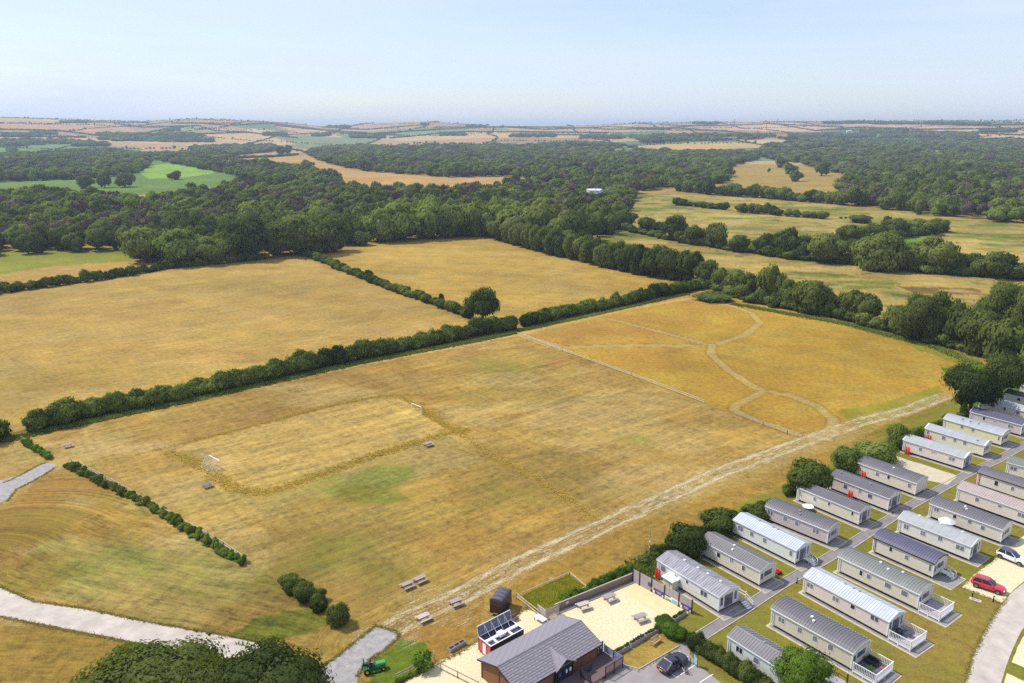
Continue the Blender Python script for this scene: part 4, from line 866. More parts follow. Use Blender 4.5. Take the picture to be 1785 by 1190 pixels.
for s in (-1, 1):
    MB().box(-a - .06, s * (b + .1) - .1, .42, -a + .02, s * (b + .1) + .1, .55).build('tail_lamp', M_LAMP, HB)
    MB().prism([(-.95, .62), (-.8, .82), (.8, .82), (.95, .62)], s * b if s > 0 else s * (b + .26), s * (b + .26) if s > 0 else s * b, 'y').build('mudguard', M_HB, HB)
    for x_ in (-.42, .42):
        wq = MB().tube([(x_, s * (b + .03), .33), (x_, s * (b + .23), .33)], .33, 16).build('wheel', M_TYRE, HB); MB().tube([(x_, s * (b + .22), .33), (x_, s * (b + .245), .33)], .19, 12).build('rim', M_RIM, wq)
tb = MB(); tb.bar((a, -.5, .5), (a + 1.1, 0, .48), .08); tb.bar((a, .5, .5), (a + 1.1, 0, .48), .08); tb.tube([(a + 1.0, 0, 0), (a + 1.0, 0, .6)], .05, 8); tb.build('drawbar', M_CONCG, HB)

# ------------------------------------------------------------------ picnic tables
M_WOODG = mat('weathered_wood', (.32, .27, .27), .85, var=.2, stretch=(1, 9, 1), scale=2); M_WOODP = mat('pale_weathered_wood', (.45, .39, .37), .85, var=.2, stretch=(1, 9, 1), scale=2); M_WOODD = mat('dark_weathered_wood', (.20, .16, .15), .85, var=.2, stretch=(1, 9, 1), scale=2)
M_TIMB = mat('fence_timber', (.36, .30, .24), .85, var=.25, scale=2); M_OAKB = mat('warm_bench_wood', (.50, .34, .19), .7, var=.15, scale=2)
def picnic(label, p, rz, m):
    D = thing('picnic_table', label, 'picnic table', p, rz, 'wooden picnic tables')
    tp = MB()
    for i in range(5): tp.box(-.9, -.39 + i * .157, .73, .9, -.39 + i * .157 + .145, .77)
    tp.build('tabletop', m, D)
    for s in (-1, 1):
        st = MB()
        for i in range(2): y = s * .72 + (i - .5) * .15; st.box(-.9, y - .068, .42, .9, y + .068, .455)
        st.build('seat', m, D)
    for x in (-.6, .6):
        for s in (-1, 1): MB().bar((x, s * .62, 0), (x, s * .24, .73), .09, .045, (1, 0, 0)).build('leg', m, D)
        MB().bar((x - .05, -.78, .39), (x - .05, .78, .39), .045, .09).build('bearer', m, D)
    return D
def dirpx(a, b, z=0): p, q = at(*a, z), at(*b, z); return math.atan2(q.y - p.y, q.x - p.x)
PT = [((118.5, 779), (109, 781), (128, 776.5), 'M_WOODG', 'lone picnic table near the end of the hedge, leftmost of all'), ((361.5, 849), (352, 850), (371, 844), 'M_WOODD', 'dark picnic table behind the left football goal'), ((746.5, 777), (738, 777), (754, 772), 'M_WOODG', 'picnic table by the right end of the football pitch'),
      ((710, 1024), (698, 1022), (719, 1013), 'M_WOODG', 'left picnic table of the close pair in the field'), ((732, 1014), (720, 1012), (740, 1003), 'M_WOODG', 'right picnic table of the close pair in the field'), ((794.5, 1054), (783, 1050), (803, 1042), 'M_WOODG', 'greyish picnic table on the stony track, nearer the trailer'),
      ((738, 1081), (724, 1078), (744, 1069), 'M_WOODP', 'pale picnic table on the stony track, nearer the grey road end'), ((1017, 1060), (1005, 1057), (1028, 1050), 'M_WOODP', 'left rear picnic table on the yellow gravel'), ((1063, 1046), (1053, 1043), (1071, 1036), 'M_WOODG', 'right rear picnic table on the yellow gravel, nearest the timber wall'), ((1116, 1081), (1103, 1077), (1124, 1070), 'M_WOODG', 'front picnic table on the yellow gravel, nearest the planters')]
for p, a, b, m, lab in PT: picnic(lab, at(*p) + Vector((0, 0, .012 if p[0] > 1000 else 0)), dirpx(a, b, .75), globals()[m])
# slatted garden bench
p = at(1143, 1122); rz = dirpx((1131, 1118), (1149, 1106)); D = thing('garden_bench', 'honey coloured wooden bench on the grass below the planters', 'bench', p, rz)
b_ = MB()
for i in range(5): b_.box(-.75, -.22 + i * .1, .42, .75, -.14 + i * .1, .45)
b_.build('seat', M_OAKB, D); b_ = MB()
for i in range(10): b_.box(-.68 + i * .145, .27, .48, -.61 + i * .145, .3, .9)
b_.box(-.75, .25, .88, .75, .31, .98); b_.build('backrest', M_OAKB, D)
for x in (-.74, .74):
    MB().box(x - .035, -.26, 0, x + .035, -.19, .66).build('leg', M_OAKB, D); MB().box(x - .035, .25, 0, x + .035, .32, .98).build('leg', M_OAKB, D); MB().box(x - .045, -.28, .66, x + .045, .26, .7).build('armrest', M_OAKB, D)
# long planters
M_PLANT = mat('grey_planter_wood', (.34, .30, .34), .85, var=.15); M_SOIL = mat('soil', (.09, .045, .03), 1, var=.5, scale=8)
PLANTERS = []
def planter(label, a, b, wd=.55, hh=.55, cells=3, empty=False):
    A_, B_ = at(*a), at(*b); c = (A_ + B_) / 2; l = (B_ - A_).length / 2; rz = math.atan2(B_.y - A_.y, B_.x - A_.x); c.z = .012
    D = thing('planter', label, 'planter', c, rz, 'long wooden planters round the gravel yard')
    MB().box(-l, -wd / 2, .0, l, -wd / 2 + .05, hh).build('side_board', M_PLANT, D); MB().box(-l, wd / 2 - .05, 0, l, wd / 2, hh).build('side_board', M_PLANT, D)
    for i in range(cells + 1): x = -l + (2 * l) * i / cells; x = min(max(x, -l + .025), l - .025); MB().box(x - .025, -wd / 2 + .05, 0, x + .025, wd / 2 - .05, hh - .002).build('divider', M_PLANT, D)
    MB().box(-l + .03, -wd / 2 + .05, 0.02, l - .03, wd / 2 - .05, hh - (.18 if empty else .06)).build('soil', M_SOIL, D)
    PLANTERS.append((D, l, wd, hh, empty)); return D
planter('full flower planter nearest the clubhouse corner', (1070, 1143), (1096, 1128.5)); planter('full flower planter in the middle of the row of three', (1098, 1127), (1123, 1112.5)); planter('full flower planter behind the wooden bench', (1124, 1112), (1148, 1098.5))
planter('planter below the right end of the slatted fence', (1173, 1083.5), (1194, 1069.5)); planter('empty three-cell planter on the far left edge of the gravel', (783, 1136.5), (810, 1121), .6, .5, 3, True)

# ------------------------------------------------------------------ slatted fence with banners, timber wall, palings
M_SLAT = mat('silvery_fence_slat', (.40, .35, .34), .8, var=.25, stretch=(.6, 1, 6), scale=3); M_POSTD = mat('dark_fence_post', (.035, .03, .05), .7)
M_PURP = mat('purple_banner', (.07, .05, .20), .5, var=.3, scale=2); M_YEL = mat('yellow_print', (.75, .50, .05), .5); M_BLUEP = mat('light_blue_print', (.25, .50, .65), .5); M_GREENP = mat('green_print', (.15, .35, .08), .5, var=.3, scale=9); M_PINKP = mat('pink_print', (.75, .55, .65), .5)
fa, fb = at(1103, 1013.5), at(1205.5, 1069.5); fd = fb - fa; fl = fd.length; frz = math.atan2(fd.y, fd.x)
D = thing('slatted_fence', 'tall silvery slatted fence with dark posts hung with printed banners', 'fence', fa, frz)
H_ = 2.1; ts = [0, .12, .33, .55, .79, 1.0]
for t_ in ts: MB().box(t_ * fl - .07, -.10, 0, t_ * fl + .07, .07, H_ + .08).build('post', M_POSTD, D)
sm_ = {}
for i in range(5):
    a_, b_ = ts[i] * fl + .08, ts[i + 1] * fl - .08; me = MB().box(0, -.025, 0, b_ - a_, .025, .112).mesh('slat', M_SLAT)
    for k in range(17): o = obj('slat', me, D, (a_, R.uniform(-.004, .004), .06 + k * .12)); o.rotation_euler.y = R.uniform(-.002, .002)
def banner(i, f0, f1, m, lab, group='banners on the slatted fence', z0=.15, h_=.75, deco=()):
    a_ = ts[i] * fl + (ts[i + 1] - ts[i]) * fl * f0; b_ = ts[i] * fl + (ts[i + 1] - ts[i]) * fl * f1
    loc = fa + fd.normalized() * (a_ + b_) / 2; B = thing('banner', lab, 'banner', loc + Vector((0, 0, 0)), frz, group); w2 = (b_ - a_) / 2
    MB().box(-w2, -.062, z0, w2, -.05, z0 + h_).build('cloth', m, B)
    for (x, z, ww, hh, mm, nm) in deco: MB().box(-w2 + x * 2 * w2, -.072, z0 + z * h_, -w2 + (x + ww) * 2 * w2, -.064, z0 + (z + hh) * h_).build(nm, mm, B)
banner(1, .72, .95, M_PURP, 'small square purple notice on the second fence bay', z0=.75, h_=.6)
for i, lab in ((2, 'purple banner with yellow and white print on the third fence bay'), (4, 'purple banner with yellow and white print on the right end fence bay')):
    banner(i, .04, .97, M_PURP, lab, deco=((0, .35, .14, .65, M_YEL, 'print'), (.1, 0, .16, .55, M_UPVC, 'print'), (.86, 0, .12, .4, M_UPVC, 'print'), (.40, .5, .40, .1, M_PINKP, 'lettering'), (.45, .25, .3, .1, M_PINKP, 'lettering')))
banner(3, .04, .97, M_UPVC, 'white, blue and green printed banner on the middle fence bay', deco=((.0, .75, .45, .25, M_PURP, 'print'), (.55, .1, .4, .6, M_BLUEP, 'print'), (.1, .0, .4, .3, M_GREENP, 'print'), (.05, .35, .2, .3, M_PINKP, 'print')))
M_WALLT = mat('low_timber_wall', (.26, .20, .17), .85, var=.25, scale=2, stretch=(1, 1, 7))
wa, wb = at(966, 1066), at(1104, 1009.5); wd_ = wb - wa; wl_ = wd_.length
D = thing('low_timber_wall', 'low brown boarded wall along the back of the gravel yard', 'wall', wa, math.atan2(wd_.y, wd_.x))
me = MB().box(0, -.05, 0, wl_ / 6 - .03, .05, .26).mesh('plank', M_WALLT)
for k in range(4):
    for j in range(6): obj('plank', me, D, (j * wl_ / 6 + .015, R.uniform(-.006, .006), .02 + k * .27))
MB().box(0, -.11, 1.1, wl_, .09, 1.15).build('coping', M_TIMB, D)
MB().box(-.1, -.85, 0, wl_, -.4, .12).build('edging', M_CONCG, D)
sg = MB().box(1.9, -.14, .55, 2.35, -.12, .9).build('notice', M_PINKP, D)
M_PALE = mat('paling', (.42, .36, .35), .85, var=.3)
pa, pb = at(951, 1083), at(974, 1069); pd = pb - pa; D = thing('paling_fence', 'short paling fence of thin upright slats behind the clubhouse roof', 'fence', pa, math.atan2(pd.y, pd.x))
me = MB().box(-.045, -.02, 0, .045, .02, 1.9).mesh('slat', M_PALE)
for i in range(15): o = obj('slat', me, D, (pd.length * i / 14, 0, 0)); o.scale.z = 1 - i * .02
for z in (.5, 1.4): MB().bar((0, .04, z), (pd.length, .04, z), .05, .08).build('rail', M_PALE, D)
# timber rails leading from the kiosk yard to the field
def post_rail(label, pts, h_=1.1, rails=(.5, 1.0), m=M_TIMB, gap=2.2, name='rail_fence', pw=.1, group=None):
    W = [at(*p) for p in pts]; D = thing(name, label, 'fence', W[0], 0, group); o0 = W[0]
    for a, b in zip(W[:-1], W[1:]):
        l = (b - a).length; k = max(1, round(l / gap))
        for z in rails: MB().bar(a - o0 + Vector((0, 0, z)), b - o0 + Vector((0, 0, z)), .05, .12).build('rail', m, D)
        for i in range(k + 1):
            p = a.lerp(b, i / k) - o0; MB().box(p.x - pw / 2, p.y - pw / 2, 0, p.x + pw / 2, p.y + pw / 2, h_ + R.uniform(-.03, .03)).build('post', m, D)
    return D
M_PALER = mat('pale_rail', (.55, .50, .40), .85, var=.2)
post_rail('pair of pale rails running from the trailer towards the slatted screen', [(900, 1043), (938, 1073)], .9, (.35, .85), M_PALER)
post_rail('thin pale rail round the patch of long yellow grass', [(911, 1040), (993, 1004), (1022, 1029), (985, 1047)], .75, (.68,), M_PALER, 3.5, pw=.06)
post_rail('thin rail fence of dark posts running down the gravel to the clubhouse', [(768.5, 1167), (798, 1182), (834, 1200)], 1.0, (.15, .9), M_TIMB, 3.2, pw=.09)
post_rail('low weathered fence at the foot of the gravel below the green bush', [(712, 1130), (712.5, 1131)], 1.0, (.9,), M_TIMB, 3, pw=.1) if False else None
post_rail('half-hidden wire fence between green mower lawn and gravel', [(690, 1186), (715, 1174), (742, 1160), (757, 1150)], .95, (.5, .88), M_TIMB, 2.6, pw=.07)
post_rail('rail fence dividing the mown field from the wild meadow, longer stretch', [(910, 585), (980, 612), (1100, 655), (1227, 703)], .95, (.45, .88), M_PALER, 2.6, pw=.1)
post_rail('short rail fence at the lower edge of the wild meadow loop path', [(1278, 722), (1330, 741), (1372, 757), (1398, 764)], .95, (.45, .88), M_TIMB, 2.6, pw=.1)
post_rail('pale rail fence along the straggly hedge at lower left', [(125, 806), (210, 850), (300, 902), (390, 953), (432, 982)], .95, (.45, .9), M_PALER, 2.8, pw=.09)
post_rail('short rail fence at the far left by the hedge end', [(38, 767), (62, 781), (90, 797)], .95, (.45, .9), M_TIMB, 2.4, pw=.09)
# yellow topped marker, white board and frame near the gravel
p = at(901, 1036); D = thing('marker_post', 'small yellow sign on a thin post by the pale rails', 'sign', p, 0); MB().tube([(0, 0, 0), (0, 0, 1.3)], .04, 6).build('post', M_TIMB, D); MB().box(-.14, -.06, .9, .14, -.04, 1.4).build('panel', mat('bright_yellow', (.75, .65, .02), .5), D)
p = at(942, 1083); D = thing('folding_table', 'white topped low table standing by the slatted screen', 'table', p, dirpx((934, 1076), (950, 1086))); MB().box(-.85, -.45, .55, .85, .45, .62).build('tabletop', M_UPVC, D)
for x in (-.75, .75):
    for y in (-.38, .38): MB().box(x - .03, y - .03, 0, x + .03, y + .03, .55).build('leg', M_CONCG, D)
p = at(944, 1075); D = thing('timber_gate', 'open framed gate of pale rails beside the white table', 'gate', p, dirpx((939, 1070), (951, 1079)))
for x in (-.75, .75): MB().box(x - .05, -.05, 0, x + .05, .05, 1.5).build('post', M_PALER, D)
MB().box(-.75, -.03, 1.42, .75, .03, 1.52).build('rail', M_PALER, D); MB().box(-.7, -.01, .2, .7, .01, 1.42).build('mesh_panel', M_PALE, D)
p = at(895, 1081.5); D = thing('wooden_trolley', 'small brown wooden crate with a bent hoop handle beside the kiosk hatch', 'trolley', p, dirpx((888, 1084), (900, 1078)))
MB().box(-.7, -.3, .15, .7, .3, .2).build('base', M_WALLT, D); MB().box(-.7, .25, .2, .7, .3, .75).build('side', M_WALLT, D); MB().box(-.7, -.3, .2, .7, -.25, .6).build('side', M_WALLT, D)
MB().tube([(-.65, .3, .7), (-.5, .3, 1.15), (0, .3, 1.3), (.5, .3, 1.15), (.65, .3, .7)], .03, 6).build('hoop', M_CONCG, D)
p = at(960, 1014); D = thing('white_box', 'small pale cabinet beyond the long grass rail', 'box', p); MB().box(-.2, -.2, 0, .2, .2, .55).build('body', M_UPVC, D, bevel=.02); MB().box(-.23, -.23, .55, .23, .23, .6).build('lid', M_CONCG, D)

# goals
M_GOAL = mat('white_goal_tube', (.82, .80, .82), .4); M_NET = mat('goal_net', (.6, .56, .52), .8)
def goal(label, a, b, depth, net):
    A_, B_ = at(*a), at(*b); d = B_ - A_; c = (A_ + B_) / 2; l = d.length / 2; D = thing('football_goal', label, 'goal', c, math.atan2(d.y, d.x), 'small football goals'); h_ = 1.85
    for s in (-1, 1): MB().tube([(s * l, 0, 0), (s * l, 0, h_)], .07, 8).build('goalpost', M_GOAL, D)
    MB().tube([(-l - .05, 0, h_), (l + .05, 0, h_)], .075, 8).build('crossbar', M_GOAL, D)
    bk = MB()
    for s in (-1, 1): bk.tube([(s * l, 0, .03), (s * l, depth, .03)], .03, 6); bk.tube([(s * l, 0, h_), (s * l, depth * .45, h_ - .05), (s * l, depth, .03)], .025, 6)
    bk.tube([(-l, depth, .03), (l, depth, .03)], .03, 6); bk.build('back_frame', M_GOAL if net else M_DARK, D)
    if net:
        n_ = MB()
        for i in range(13):
            x = -l + 2 * l * i / 12; n_.bar((x, depth * .45, h_ - .05), (x, depth, .03), .014); n_.bar((x, 0, h_), (x, depth * .45, h_ - .05), .014)
        for i in range(7):
            t_ = i / 6; n_.bar((-l, depth * (.45 + .55 * t_), (h_ - .05) * (1 - t_)), (l, depth * (.45 + .55 * t_), (h_ - .05) * (1 - t_)), .014)
        for s in (-1, 1):
            for i in range(10): n_.bar((s * l, depth * i / 10, 0), (s * l, depth * i / 10, h_ - max(0, i / 10 - .45) / .55 * h_), .014)
        struct(n_.build('net', M_NET, D), 'stuff')
goal('left white football goal with a sagging net', (366.5, 808.5), (384, 818), -1.9, True)
goal('right white football goal without a net', (717.8, 715.5), (734.5, 722.5), 1.2, False)

# thin mast, charger sign, bollard lights, small things
p = at(1131, 975); D = thing('wooden_pole', 'thin brown pole standing in the grass between the track and the caravans', 'pole', p); MB().tube([(0, 0, 0), (0, 0, 5.6)], [.07, .045], 8).build('shaft', M_TIMB, D); MB().box(-.1, -.1, 3.0, .1, .1, 3.2).build('lamp', M_UPVC, D); MB().box(-.08, -.08, 2.1, .08, .08, 2.25).build('lamp', M_UPVC, D)
p = at(1212, 1161); D = board('charging_sign', 'dark charging point with green and white panel set in the hedge', 'sign', p, dirpx((1205, 1155), (1218, 1164)), .62, 1.5, .3, mat('green_white_panel', (.35, .62, .52), .4, var=.5, scale=5), M_BLACK)
MB().box(-.31, -.2, 1.8, .31, .1, 1.9).build('hood', M_BLACK, D); p = at(1203.5, 1155); D = thing('bollard', 'thin short dark post at the end of the parking bay line', 'bollard', p, 0, 'short dark bollards'); MB().tube([(0, 0, 0), (0, 0, .75)], .05, 8).build('post', M_BLACK, D); MB().lathe([(.05, .75), (.07, .76), (.06, .82), (.001, .84)]).build('cap', M_CONCG, D)
def bollard(label, px):
    p = at(*px); D = thing('bollard_light', label, 'bollard light', p, 0, 'bollard lights along the park paths'); MB().lathe([(.11, 0), (.09, .1), (.09, .72), (.001, .72)], n=12).build('post', M_BLACK, D)
    MB().lathe([(.07, .72), (.07, .88)], n=12).build('lens', M_UPVC, D); MB().lathe([(.001, .88), (.13, .88), (.13, .93), (.001, .97)], n=12).build('cap', M_BLACK, D)
for lab, px in (('black bollard light near the red car on the road side', (1731, 1049)), ('black bollard light left of the pink-walled white-roofed caravan', (1389, 1017)), ('black bollard light beside the path below the pale pink caravan', (1556, 896)), ('black bollard light by the pink ball', (1714, 779)), ('thin black bollard by the square manhole slab', (1694.5, 1041))): bollard(lab, px)
p = at(1700, 1045.5); D = thing('utility_cover', 'small cream concrete slab with a meter lid in the grass', 'cover', p, dirpx((1692, 1043), (1710, 1049))); MB().box(-.75, -.35, 0, .75, .35, .06).build('slab', M_CONC, D); MB().box(-.45, -.15, .06, -.05, .15, .09).build('lid', M_CONCG, D); MB().box(.15, -.12, .06, .4, .12, .09).build('lid', M_CONCG, D)
p = at(1357, 1000); D = thing('red_toy_tractor', 'small red ride-on toy at the end of the tan caravan', 'toy', p, .4); MB().box(-.4, -.22, .2, .4, .22, .6).build('body', M_RED, D, bevel=.06); MB().box(-.4, -.2, .6, -.1, .2, .95).build('seat', M_RED, D, bevel=.05)
for x in (-.28, .28):
    for s in (-1, 1): MB().tube([(x, s * .22, .17), (x, s * .32, .17)], .17, 10).build('wheel', M_TYRE, D)
p = at(1709, 781); D = thing('pink_chair', 'bright pink folded chair at the corner of the cream caravan', 'chair', p, .8); mp_ = mat('bright_pink', (.70, .04, .15), .5); MB().box(-.4, -.3, .3, .4, .3, .42).build('seat', mp_, D, bevel=.04); MB().box(-.4, .22, .42, .4, .32, .95).build('backrest', mp_, D, bevel=.04)
for x in (-.35, .35):
    for y in (-.25, .25): MB().box(x - .03, y - .03, 0, x + .03, y + .03, .3).build('leg', M_UPVC, D)
M_FABW = mat('white_canvas', (.62, .61, .60), .9, var=.08)
def parasol(label, px, r_, h_, tbl=False):
    p = at(*px); D = thing('parasol', label, 'parasol', p); MB().tube([(0, 0, 0), (0, 0, h_)], .03, 6).build('pole', M_CONCG, D); MB().lathe([(.001, h_ + .02), (r_ * .5, h_ - .30), (r_, h_ - .72), (r_, h_ - .85), (r_ * .98, h_ - .72)], n=8).build('canopy', M_FABW, D); MB().lathe([(.001, 0), (.3, 0), (.28, .1), (.001, .12)]).build('base', M_CONCG, D)
parasol('large open white parasol between the white and the tan caravan', (1648, 925), 1.35, 2.5)
p = at(1408, 889); D = thing('garden_table', 'round white table top beside the tan caravan wall', 'table', p); MB().lathe([(.001, .72), (.95, .72), (.95, .78), (.001, .8)], n=20).build('tabletop', M_UPVC, D); MB().tube([(0, 0, 0), (0, 0, .72)], .06, 8).build('leg', M_UPVC, D)
# deck furniture
q, rz = on_deck('B2', .9, -.7); D = thing('barbecue', 'black covered barbecue on the grey deck', 'barbecue', q, rz); MB().box(-.3, -.45, .1, .3, .45, .75).build('cart', M_BLACK, D, bevel=.05); MB().prism([(-.45, .75), (.45, .75), (.35, 1.05), (-.35, 1.05)], -.3, .3).build('lid', M_BLACK, D, bevel=.05)
for s in (-1, 1):
    for x in (-.2, .2): MB().tube([(x, s * .4, .1), (x, s * .34, .1)], .1, 8).build('wheel', M_TYRE, D)
q, rz = on_deck('B2', 1.5, .3); D = thing('patio_table', 'small dark table on the grey deck next to the barbecue', 'table', q, rz + .3); MB().box(-.5, -.35, .6, .5, .35, .64).build('tabletop', M_GD, D)
for x in (-.45, .45):
    for y in (-.3, .3): MB().box(x - .02, y - .02, 0, x + .02, y + .02, .6).build('leg', M_GD, D)
q, rz = on_deck('B1', 1.1, .9); D = thing('outdoor_sofa', 'dark padded corner seat on the dark deck', 'sofa', q, rz); MB().box(-.7, -.4, 0, .7, .4, .38).build('seat', M_BLACK, D, bevel=.05); MB().box(-.7, .28, .38, .7, .45, .8).build('backrest', M_BLACK, D, bevel=.05); MB().box(-.85, -.4, 0, -.7, .45, .55).build('armrest', M_BLACK, D, bevel=.03)
q, rz = on_deck('B1', 2.3, 1.1); D = thing('cushion', 'small red cushion on the dark deck', 'cushion', q, rz); MB().box(-.2, -.2, 0, .2, .2, .14).build('pad', M_RED, D, bevel=.08)
PALMPOS = on_deck('B1', 1.9, -.95)[0]
# utility shed beside the willow
p = at(1452, 1190); D = thing('storage_deck', 'grey railed platform with a dark post behind the willow', 'deck', p, CARS['B0'][0].rotation_euler.z); MB().box(-2, -.9, 0, 1.2, .9, .45).build('deck_floor', M_DECKW, D); MB().box(1.15, .8, 0, 1.3, .95, 1.6).build('post', M_BROWN, D); MB().box(-2, .84, .9, 1.15, .9, .98).build('railing', M_BROWN, D)
struct(MB().box(-2, .85, .45, -1.9, .89, .9).box(-1, .85, .45, -.9, .89, .9).box(0, .85, .45, .1, .89, .9).build('balusters', M_BROWN, D), 'stuff')
# ------------------------------------------------------------------ cars
def paint_(name, col, rough=.3): return mat(name, col, rough, 0, var=.02, coat=1.0, spec=.5)
M_GLS = mat('car_glass', (.02, .025, .04), .06, 0, var=.05, spec=1.0); M_SEATC = mat('car_seat', (.16, .15, .17), .8)
def car(label, p, rz, m_body, m_roof, L_=4.4, W_=1.82, H_=1.58, est=False, plate=True, door=False, coupe=False):
    D = thing('parked_car', label, 'car', p, rz, 'parked cars'); hl, hw = L_ / 2, W_ / 2
    # body shell: rings of points along the length (front = +x)
    belt = .98 if not coupe else .92
    st = [(-hl, .55, .80, .62), (-hl + .08, .36, .93, .82), (-hl + .5, .24, .97, .97), (-hl * .4, .22, belt, 1.0), (0, .22, belt, 1.0), (hl * .35, .22, belt - .02, 1.0), (hl - .95, .24, belt - .07, .98), (hl - .35, .28, .84, .90), (hl - .08, .34, .70, .76), (hl, .42, .58, .58)]
    mb = MB(); rings = []
    for x, zb, zt, wf in st:
        w = hw * wf
        rings.append([(x, -w * .8, zb), (x, -w * .97, zb + .1), (x, -w, (zb + zt) / 2), (x, -w * .96, zt - .07), (x, -w * .84, zt), (x, 0, zt + .035), (x, w * .84, zt), (x, w * .96, zt - .07), (x, w, (zb + zt) / 2), (x, w * .97, zb + .1), (x, w * .8, zb)])
    vs = [q for r_ in rings for q in r_]; k = 11; fs = []
    for i in range(len(rings) - 1):
        for j in range(k): fs.append((i * k + j, i * k + (j + 1) % k, (i + 1) * k + (j + 1) % k, (i + 1) * k + j))
    fs += [tuple(range(k)), tuple((len(rings) - 1) * k + j for j in range(k))]; mb.add(vs, fs)
    bo = mb.build('body', m_body, D, smooth=True); s_ = bo.modifiers.new('s', 'SUBSURF'); s_.levels = 2; s_.render_levels = 2
    # greenhouse
    xr, xf = (-hl + .25, hl - 1.45)
    tr0, tr1 = (-hl + .55, hl - 2.25) if not coupe else (-hl + 1.3, hl - 2.3)
    g = MB(); w0, w1 = hw * .86, hw * .70; z0, z1 = belt - .03, H_ - .04
    gv = [(xr, -w0 * .92, z0), (xf, -w0 * .95, z0), (xf + .25, 0, z0), (xf, w0 * .95, z0), (xr, w0 * .92, z0), (xr - .06, 0, z0), (tr0, -w1, z1), (tr1, -w1, z1), (tr1 + .15, 0, z1), (tr1, w1, z1), (tr0, w1, z1), (tr0 - .05, 0, z1)]
    g.add(gv, [(i, (i + 1) % 6, 6 + (i + 1) % 6, 6 + i) for i in range(6)] + [(6, 7, 8, 9, 10, 11)]); g.build('windows', M_GLS, D, smooth=False, bevel=.05)
    r_ = MB(); r_.add([(tr0 - .12, -w1 - .02, z1 - .04), (tr1 + .02, -w1 - .02, z1 - .04), (tr1 + .2, 0, z1 - .02), (tr1 + .02, w1 + .02, z1 - .04), (tr0 - .12, w1 + .02, z1 - .04), (tr0 - .16, 0, z1 - .02), (tr0, -w1 * .86, H_), (tr1 - .12, -w1 * .86, H_), (tr1, 0, H_ + .025), (tr1 - .12, w1 * .86, H_), (tr0, w1 * .86, H_), (tr0, 0, H_ + .025)],
        [(i, (i + 1) % 6, 6 + (i + 1) % 6, 6 + i) for i in range(6)] + [(6, 7, 8, 9, 10, 11), (0, 5, 4, 3, 2, 1)]); r_.build('roof', m_roof, D, bevel=.03)
    pl_ = MB()
    for s in (-1, 1):
        pl_.bar((xf + .02, s * w0 * .95, z0 + .02), (tr1 + .02, s * w1, z1), .07, .05); pl_.bar((xr, s * w0 * .93, z0 + .02), (tr0 - .02, s * w1, z1), .16, .06); pl_.bar(((xr + xf) / 2 - .1, s * (w0 + .005), z0), ((tr0 + tr1) / 2, s * (w1 + .01), z1), .06, .04)
    pl_.build('pillars', m_body, D)
    for s in (-1, 1):
        for x in (-hl + .82, hl - .88):
            ar = MB().tube([(x, s * (hw - .2), .36), (x, s * (hw + .004), .36)], .40, 20).build('wheel_arch', M_BLACK, D)
            wh = MB().tube([(x, s * (hw - .22), .33), (x, s * (hw + .012), .33)], .33, 20).build('wheel', M_TYRE, D); rm = MB().tube([(x, s * (hw - .1), .33), (x, s * (hw + .02), .33)], .215, 16).build('rim', M_RIM, wh)
            sp = MB()
            for a in range(5): an = a * 2 * math.pi / 5 + .3; sp.bar((x, s * (hw + .024), .33), (x + .2 * math.cos(an), s * (hw + .024), .33 + .2 * math.sin(an)), .05, .02)
            sp.build('spokes', M_TYRE, wh)
        MB().box(hl - .5, s * hw * .62 - .16, .62, hl - .1, s * hw * .62 + .16, .74).build('headlight', M_UPVC, D, bevel=.04); MB().box(-hl - .0, s * hw * .60 - .2, .72, -hl + .25, s * hw * .60 + .2, .86).build('tail_light', M_LAMP, D, bevel=.04)
        MB().box(xf - .28, min(s * hw * .95, s * (hw + .17)), belt - .02, xf - .1, max(s * hw * .95, s * (hw + .17)), belt + .13).build('mirror', m_body, D, bevel=.03)
        MB().box((xr + xf) / 2 - .75, s * (hw + .004) - .012, belt - .2, (xr + xf) / 2 - .6, s * (hw + .004) + .012, belt - .16).build('door_handle', m_body, D)
        MB().box(-hl + 1.25, s * hw * .99 - .02, .25, hl - 1.3, s * hw * .99 + .02, .36).build('sill', M_BLACK, D)
        if est: MB().bar((tr0 + .1, s * w1 * .9, H_ + .03), (tr1 - .1, s * w1 * .9, H_ + .03), .04).build('roof_rail', M_RIM, D)
    MB().box(hl - .12, -.42, .42, hl + .01, .42, .56).build('grille', M_BLACK, D); MB().box(-hl - .03, -.26, .60, -hl + .03, .26, .71).build('number_plate', M_PLATE if plate else M_UPVC, D)
    if door:
        hx = .52; dr = thing('door_pivot', '', '') if False else None
        d_ = MB(); dv = Vector((math.cos(math.radians(-118)), math.sin(math.radians(-118)), 0)); o = Vector((hx, -hw + .02, 0)); e = o + dv * 1.0
        d_.bar(o + Vector((0, 0, .62)), e + Vector((0, 0, .62)), .09, .66); dd = d_.build('door', m_body, D)
        MB().bar(o + dv * .1 + Vector((0, 0, 1.0)), o + dv * .35 + Vector((0, 0, 1.38)), .04).bar(o + dv * .35 + Vector((0, 0, 1.38)), e + Vector((0, 0, 1.36)), .04).bar(e + Vector((0, 0, .95)), e + Vector((0, 0, 1.38)), .05).build('door_frame', m_body, dd)
        MB().bar(o + dv * .2 + Vector((-.06, 0, .42)), e + Vector((-.06, 0, .42)), .05, .12).bar(e + Vector((-.04, 0, .3)), e + Vector((-.04, 0, .95)), .04, .05).build('door_trim', mat('door_trim', (.5, .48, .5), .4), dd)
        MB().box(-.45, -hw - .004, .3, .5, -hw + .02, .92).build('door_opening', M_BLACK, D); MB().box(-.3, -hw - .02, .42, .2, -hw - .006, .72).build('seat', M_SEATC, D)
    return D
